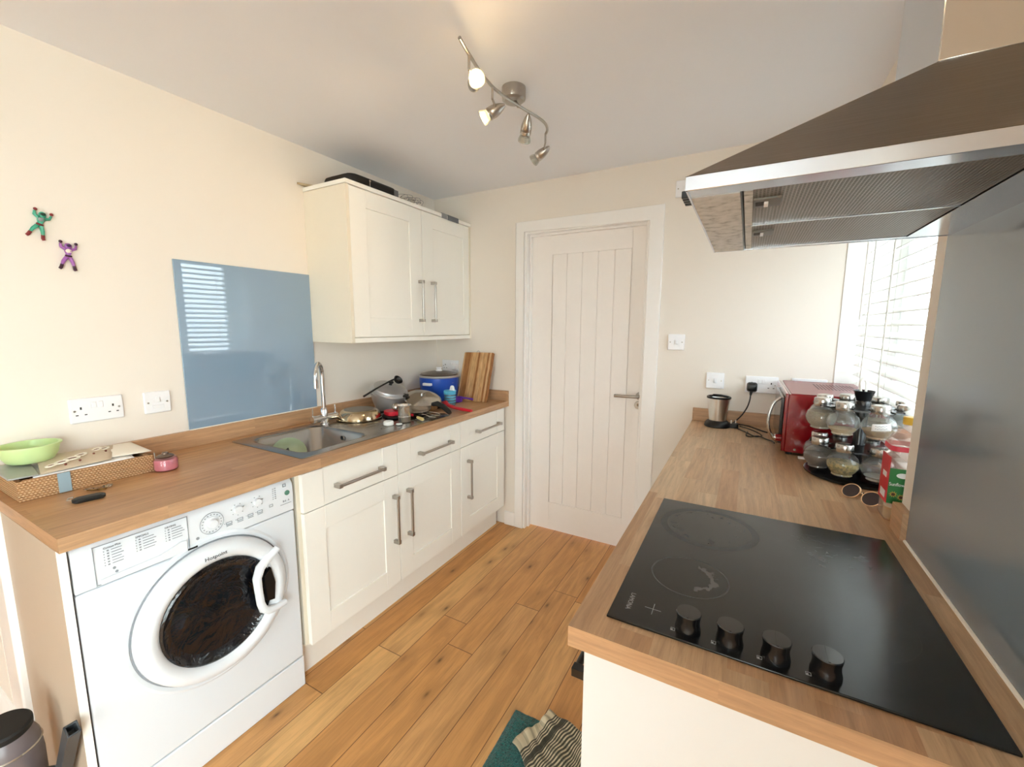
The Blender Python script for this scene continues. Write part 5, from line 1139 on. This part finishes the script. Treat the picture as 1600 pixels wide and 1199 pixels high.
b = MB(); b.loft([rr_ring(.0417, .0417, .018, .194), rr_ring(.0410, .0410, .0185, .207)], cap0=False, cap1=False); obj('red_band', b, mat('red_band', '#d2374a', .45), ol)
# sunglasses
sg = thing('sunglasses', 'round dark sunglasses with a thin gold rim lying by the hob', 'sunglasses', (2.385, -.985, WT))
M_lens = mat('brown_lens', '#2c1d20', .1, spec=.6); M_gold = mat('gold_wire', '#e0bd98', .25, 1.)
cen = [Vector((2.362, -.948, WT+.023)), Vector((2.400, -1.000, WT+.023))]
ax = (cen[1]-cen[0]).normalized(); nrm = Vector((-.28, -.85, .60)).normalized(); up_ = nrm.cross(ax).normalized(); nrm = ax.cross(up_)
for cc_ in cen:
    b = MB(); pts = [cc_+ax*.026*math.cos(a)+up_*.023*math.sin(a) for a in [2*PI*k/28 for k in range(28)]]
    b.loft([[p-nrm*.0009 for p in pts], [p+nrm*.0009 for p in pts]]); l_ = obj('lens', b, M_lens, sg)
    b = MB(); b.tube(pts+[pts[0]], .0019, 8); obj('rim', b, M_gold, l_)
b = MB(); b.tube([cen[0]+ax*.026, (cen[0]+cen[1])/2+up_*.006+nrm*.001, cen[1]-ax*.026], .0013, 6); obj('bridge', b, M_gold, sg)
for cc_, s_ in ((cen[0], -1), (cen[1], 1)):
    b = MB(); e_ = cc_+ax*s_*.026; d_ = Vector((.60, .25, -.03)).normalized(); st = e_+up_*.008
    b.tube([st, st+d_*.02, Vector((st.x+d_.x*.05, st.y+d_.y*.05, WT+.006)), Vector((st.x+d_.x*.075, st.y+d_.y*.06, WT+.003))], [.0022, .0026, .0032, .0032], 8); obj('temple', b, M_black, sg)

# ================================================================== FLOOR OBJECTS
def rug_mat():
    t = NT('teal_bath_mat_pile'); g = t.n('NewGeometry').outputs['Position']; n = t.n('TexNoise', {'Vector': g, 'Scale': 160., 'Detail': 4., 'Distortion': 1.5}).outputs['Fac']
    t.bsdf(col=t.ramp(n, [(.35, '#063f41'), (.55, '#0e6a69'), (.72, '#2a8d88')]), rough=.95, sheen=.3, nrm=t.bump(n, 1., .006)); return t.m
b = MB()
RG = [(1.392, -1.296), (1.82, -1.285), (1.83, -1.98), (1.405, -1.99)]
def rugf(u, v):
    p = (Vector(RG[3]+(0,))*(1-u)+Vector(RG[2]+(0,))*u)*(1-v) + (Vector(RG[0]+(0,))*(1-u)+Vector(RG[1]+(0,))*u)*v
    e = min(u, 1-u, v, 1-v); p.z = .003+.013*min(1, e*18)+random.uniform(-.0018, .0018)
    if e > 0: p.x += random.uniform(-.002, .002); p.y += random.uniform(-.002, .002)
    return p
b.grid(rugf, 90, 140); tag(obj('bath_mat', b, rug_mat(), None, solid=.004), 'fluffy teal mat on the oak floor beside the right cabinets', 'mat')
def towel_mat():
    t = NT('checked_tea_towel'); g = t.n('TexCoord').outputs['UV']; sp = t.n('SeparateXYZ', {0: g}).outputs
    def st(v, p, d, lo=0.): return t.math('LESS_THAN', t.math('FRACT', t.math('ADD', t.math('DIVIDE', v, p), lo)), d)
    border = t.math('LESS_THAN', sp[1], .13)
    s1 = t.math('MULTIPLY', st(sp[1], .024, .55), t.math('GREATER_THAN', sp[1], .09))
    s2 = t.math('MULTIPLY', t.math('GREATER_THAN', sp[1], .170), t.math('LESS_THAN', sp[1], .215))
    x1 = st(sp[0], .16, .38); x2 = st(sp[0], .045, .25)
    c = t.mix(t.math('MULTIPLY', x1, .45), lin('#cfc4a6'), lin('#7e7660'))
    c = t.mix(t.math('MULTIPLY', t.math('MAXIMUM', s1, s2), .93), c, lin('#15180f'))
    c = t.mix(t.math('MULTIPLY', t.math('MULTIPLY', x2, s1), .35), c, lin('#4c4f3e'))
    w = t.n('TexNoise', {'Vector': g, 'Scale': 180.}).outputs['Fac']
    t.bsdf(col=c, rough=.9, sheen=.2, nrm=t.bump(w, .4, .002)); return t.m
b = MB(); TQ = [(1.455, -1.435), (1.515, -1.262), (1.86, -1.345), (1.80, -1.70)]   # left, top, right, bottom
uvs = {}
def tow(u, v):
    # u across (left->top edge), v down the towel away from that edge
    a = Vector(TQ[0]+(0,))*(1-u)+Vector(TQ[1]+(0,))*u; d = Vector(TQ[3]+(0,))*(1-u)+Vector(TQ[2]+(0,))*u
    p = a*(1-v)+d*v; p.z = .034+.006*math.sin(u*9+v*5)*math.sin(v*7+1)+.004*math.sin(v*31+u*7)+.003*math.sin(u*27)
    p.x += .006*math.sin(v*14+u*3); p.y += .006*math.sin(v*11+u*5)+.008*math.sin(u*PI)*(1-v); return p
b.grid(tow, 48, 64); bm_ = b.bm; uvl = bm_.loops.layers.uv.new('UVMap'); bm_.verts.ensure_lookup_table()
idx = {v: i for i, v in enumerate(bm_.verts)}
for f in bm_.faces:
    for l in f.loops:
        i = idx[l.vert]; l[uvl].uv = ((i//65)/48, (i % 65)/64)
tag(obj('tea_towel', b, towel_mat(), None, solid=.006), 'black and cream checked tea towel crumpled on the teal mat', 'towel')
# cordless vacuum in the left corner
vc = thing('vacuum_cleaner', 'grey handheld vacuum cleaner with black cap standing by the left end panel', 'vacuum cleaner', (.43, -2.322, 0))
M_smoke = mat('smoky_grey_plastic', '#6e6567', .3, noise=.1, spec=.5); M_vdk = mat('charcoal_plastic', '#3d4145', .4)
VC = (.428, -2.322, 0)
b = MB(); b.lathe([(0, .14), (.058, .14), (.063, .15), (.064, .28), (.060, .335), (.050, .360), (.046, .368), (0, .368)], VC, 44); obj('dust_canister', b, M_smoke, vc)
b = MB(); b.lathe([(0, .001), (.055, .001), (.060, .01), (.060, .12), (.057, .139), (0, .139)], VC, 44); obj('motor_body', b, M_vdk, vc)
Mv = Matrix.Rotation(math.radians(8), 3, 'Y')
b = MB(); b.lathe([(.0, -.001), (.047, -.001), (.051, .004), (.051, .018), (.046, .023), (0, .024)], (VC[0], VC[1], .368), 40, M=Mv); obj('cap', b, M_matblk, vc, label='black round cap')
b = MB(); b.lathe([(.0622, .318), (.0640, .321), (.0612, .324)], VC, 40); obj('seam_ring', b, M_sstl, vc)
b = MB()
def sqtube(mb, a, bb, h1, h2, m=0):
    a, bb = Vector(a), Vector(bb); t = (bb-a).normalized(); s1 = Vector((0, 1, 0)); s1 = (s1-t*s1.dot(t)).normalized(); s2 = t.cross(s1)
    R_0 = [a+s1*i*h1+s2*j*h2 for i, j in ((-1,-1),(1,-1),(1,1),(-1,1))]; R_1 = [p+(bb-a) for p in R_0]; R_2 = [bb+s1*i*h1*.7+s2*j*h2*.7 for i, j in ((-1,-1),(1,-1),(1,1),(-1,1))]; R_3 = [p-t*.03 for p in R_2]
    mb.loft([R_0, R_1, R_2, R_3])
sqtube(b, (.485, -2.247, .19), (.632, -2.245, .415), .013, .016); obj('nozzle', b, M_vdk, vc, bevel=.002)
b = MB(); b.tube([(.455, -2.300, .215), (.475, -2.270, .220), (.505, -2.248, .225)], [.016, .015, .014], 14); obj('elbow', b, M_vdk, vc)
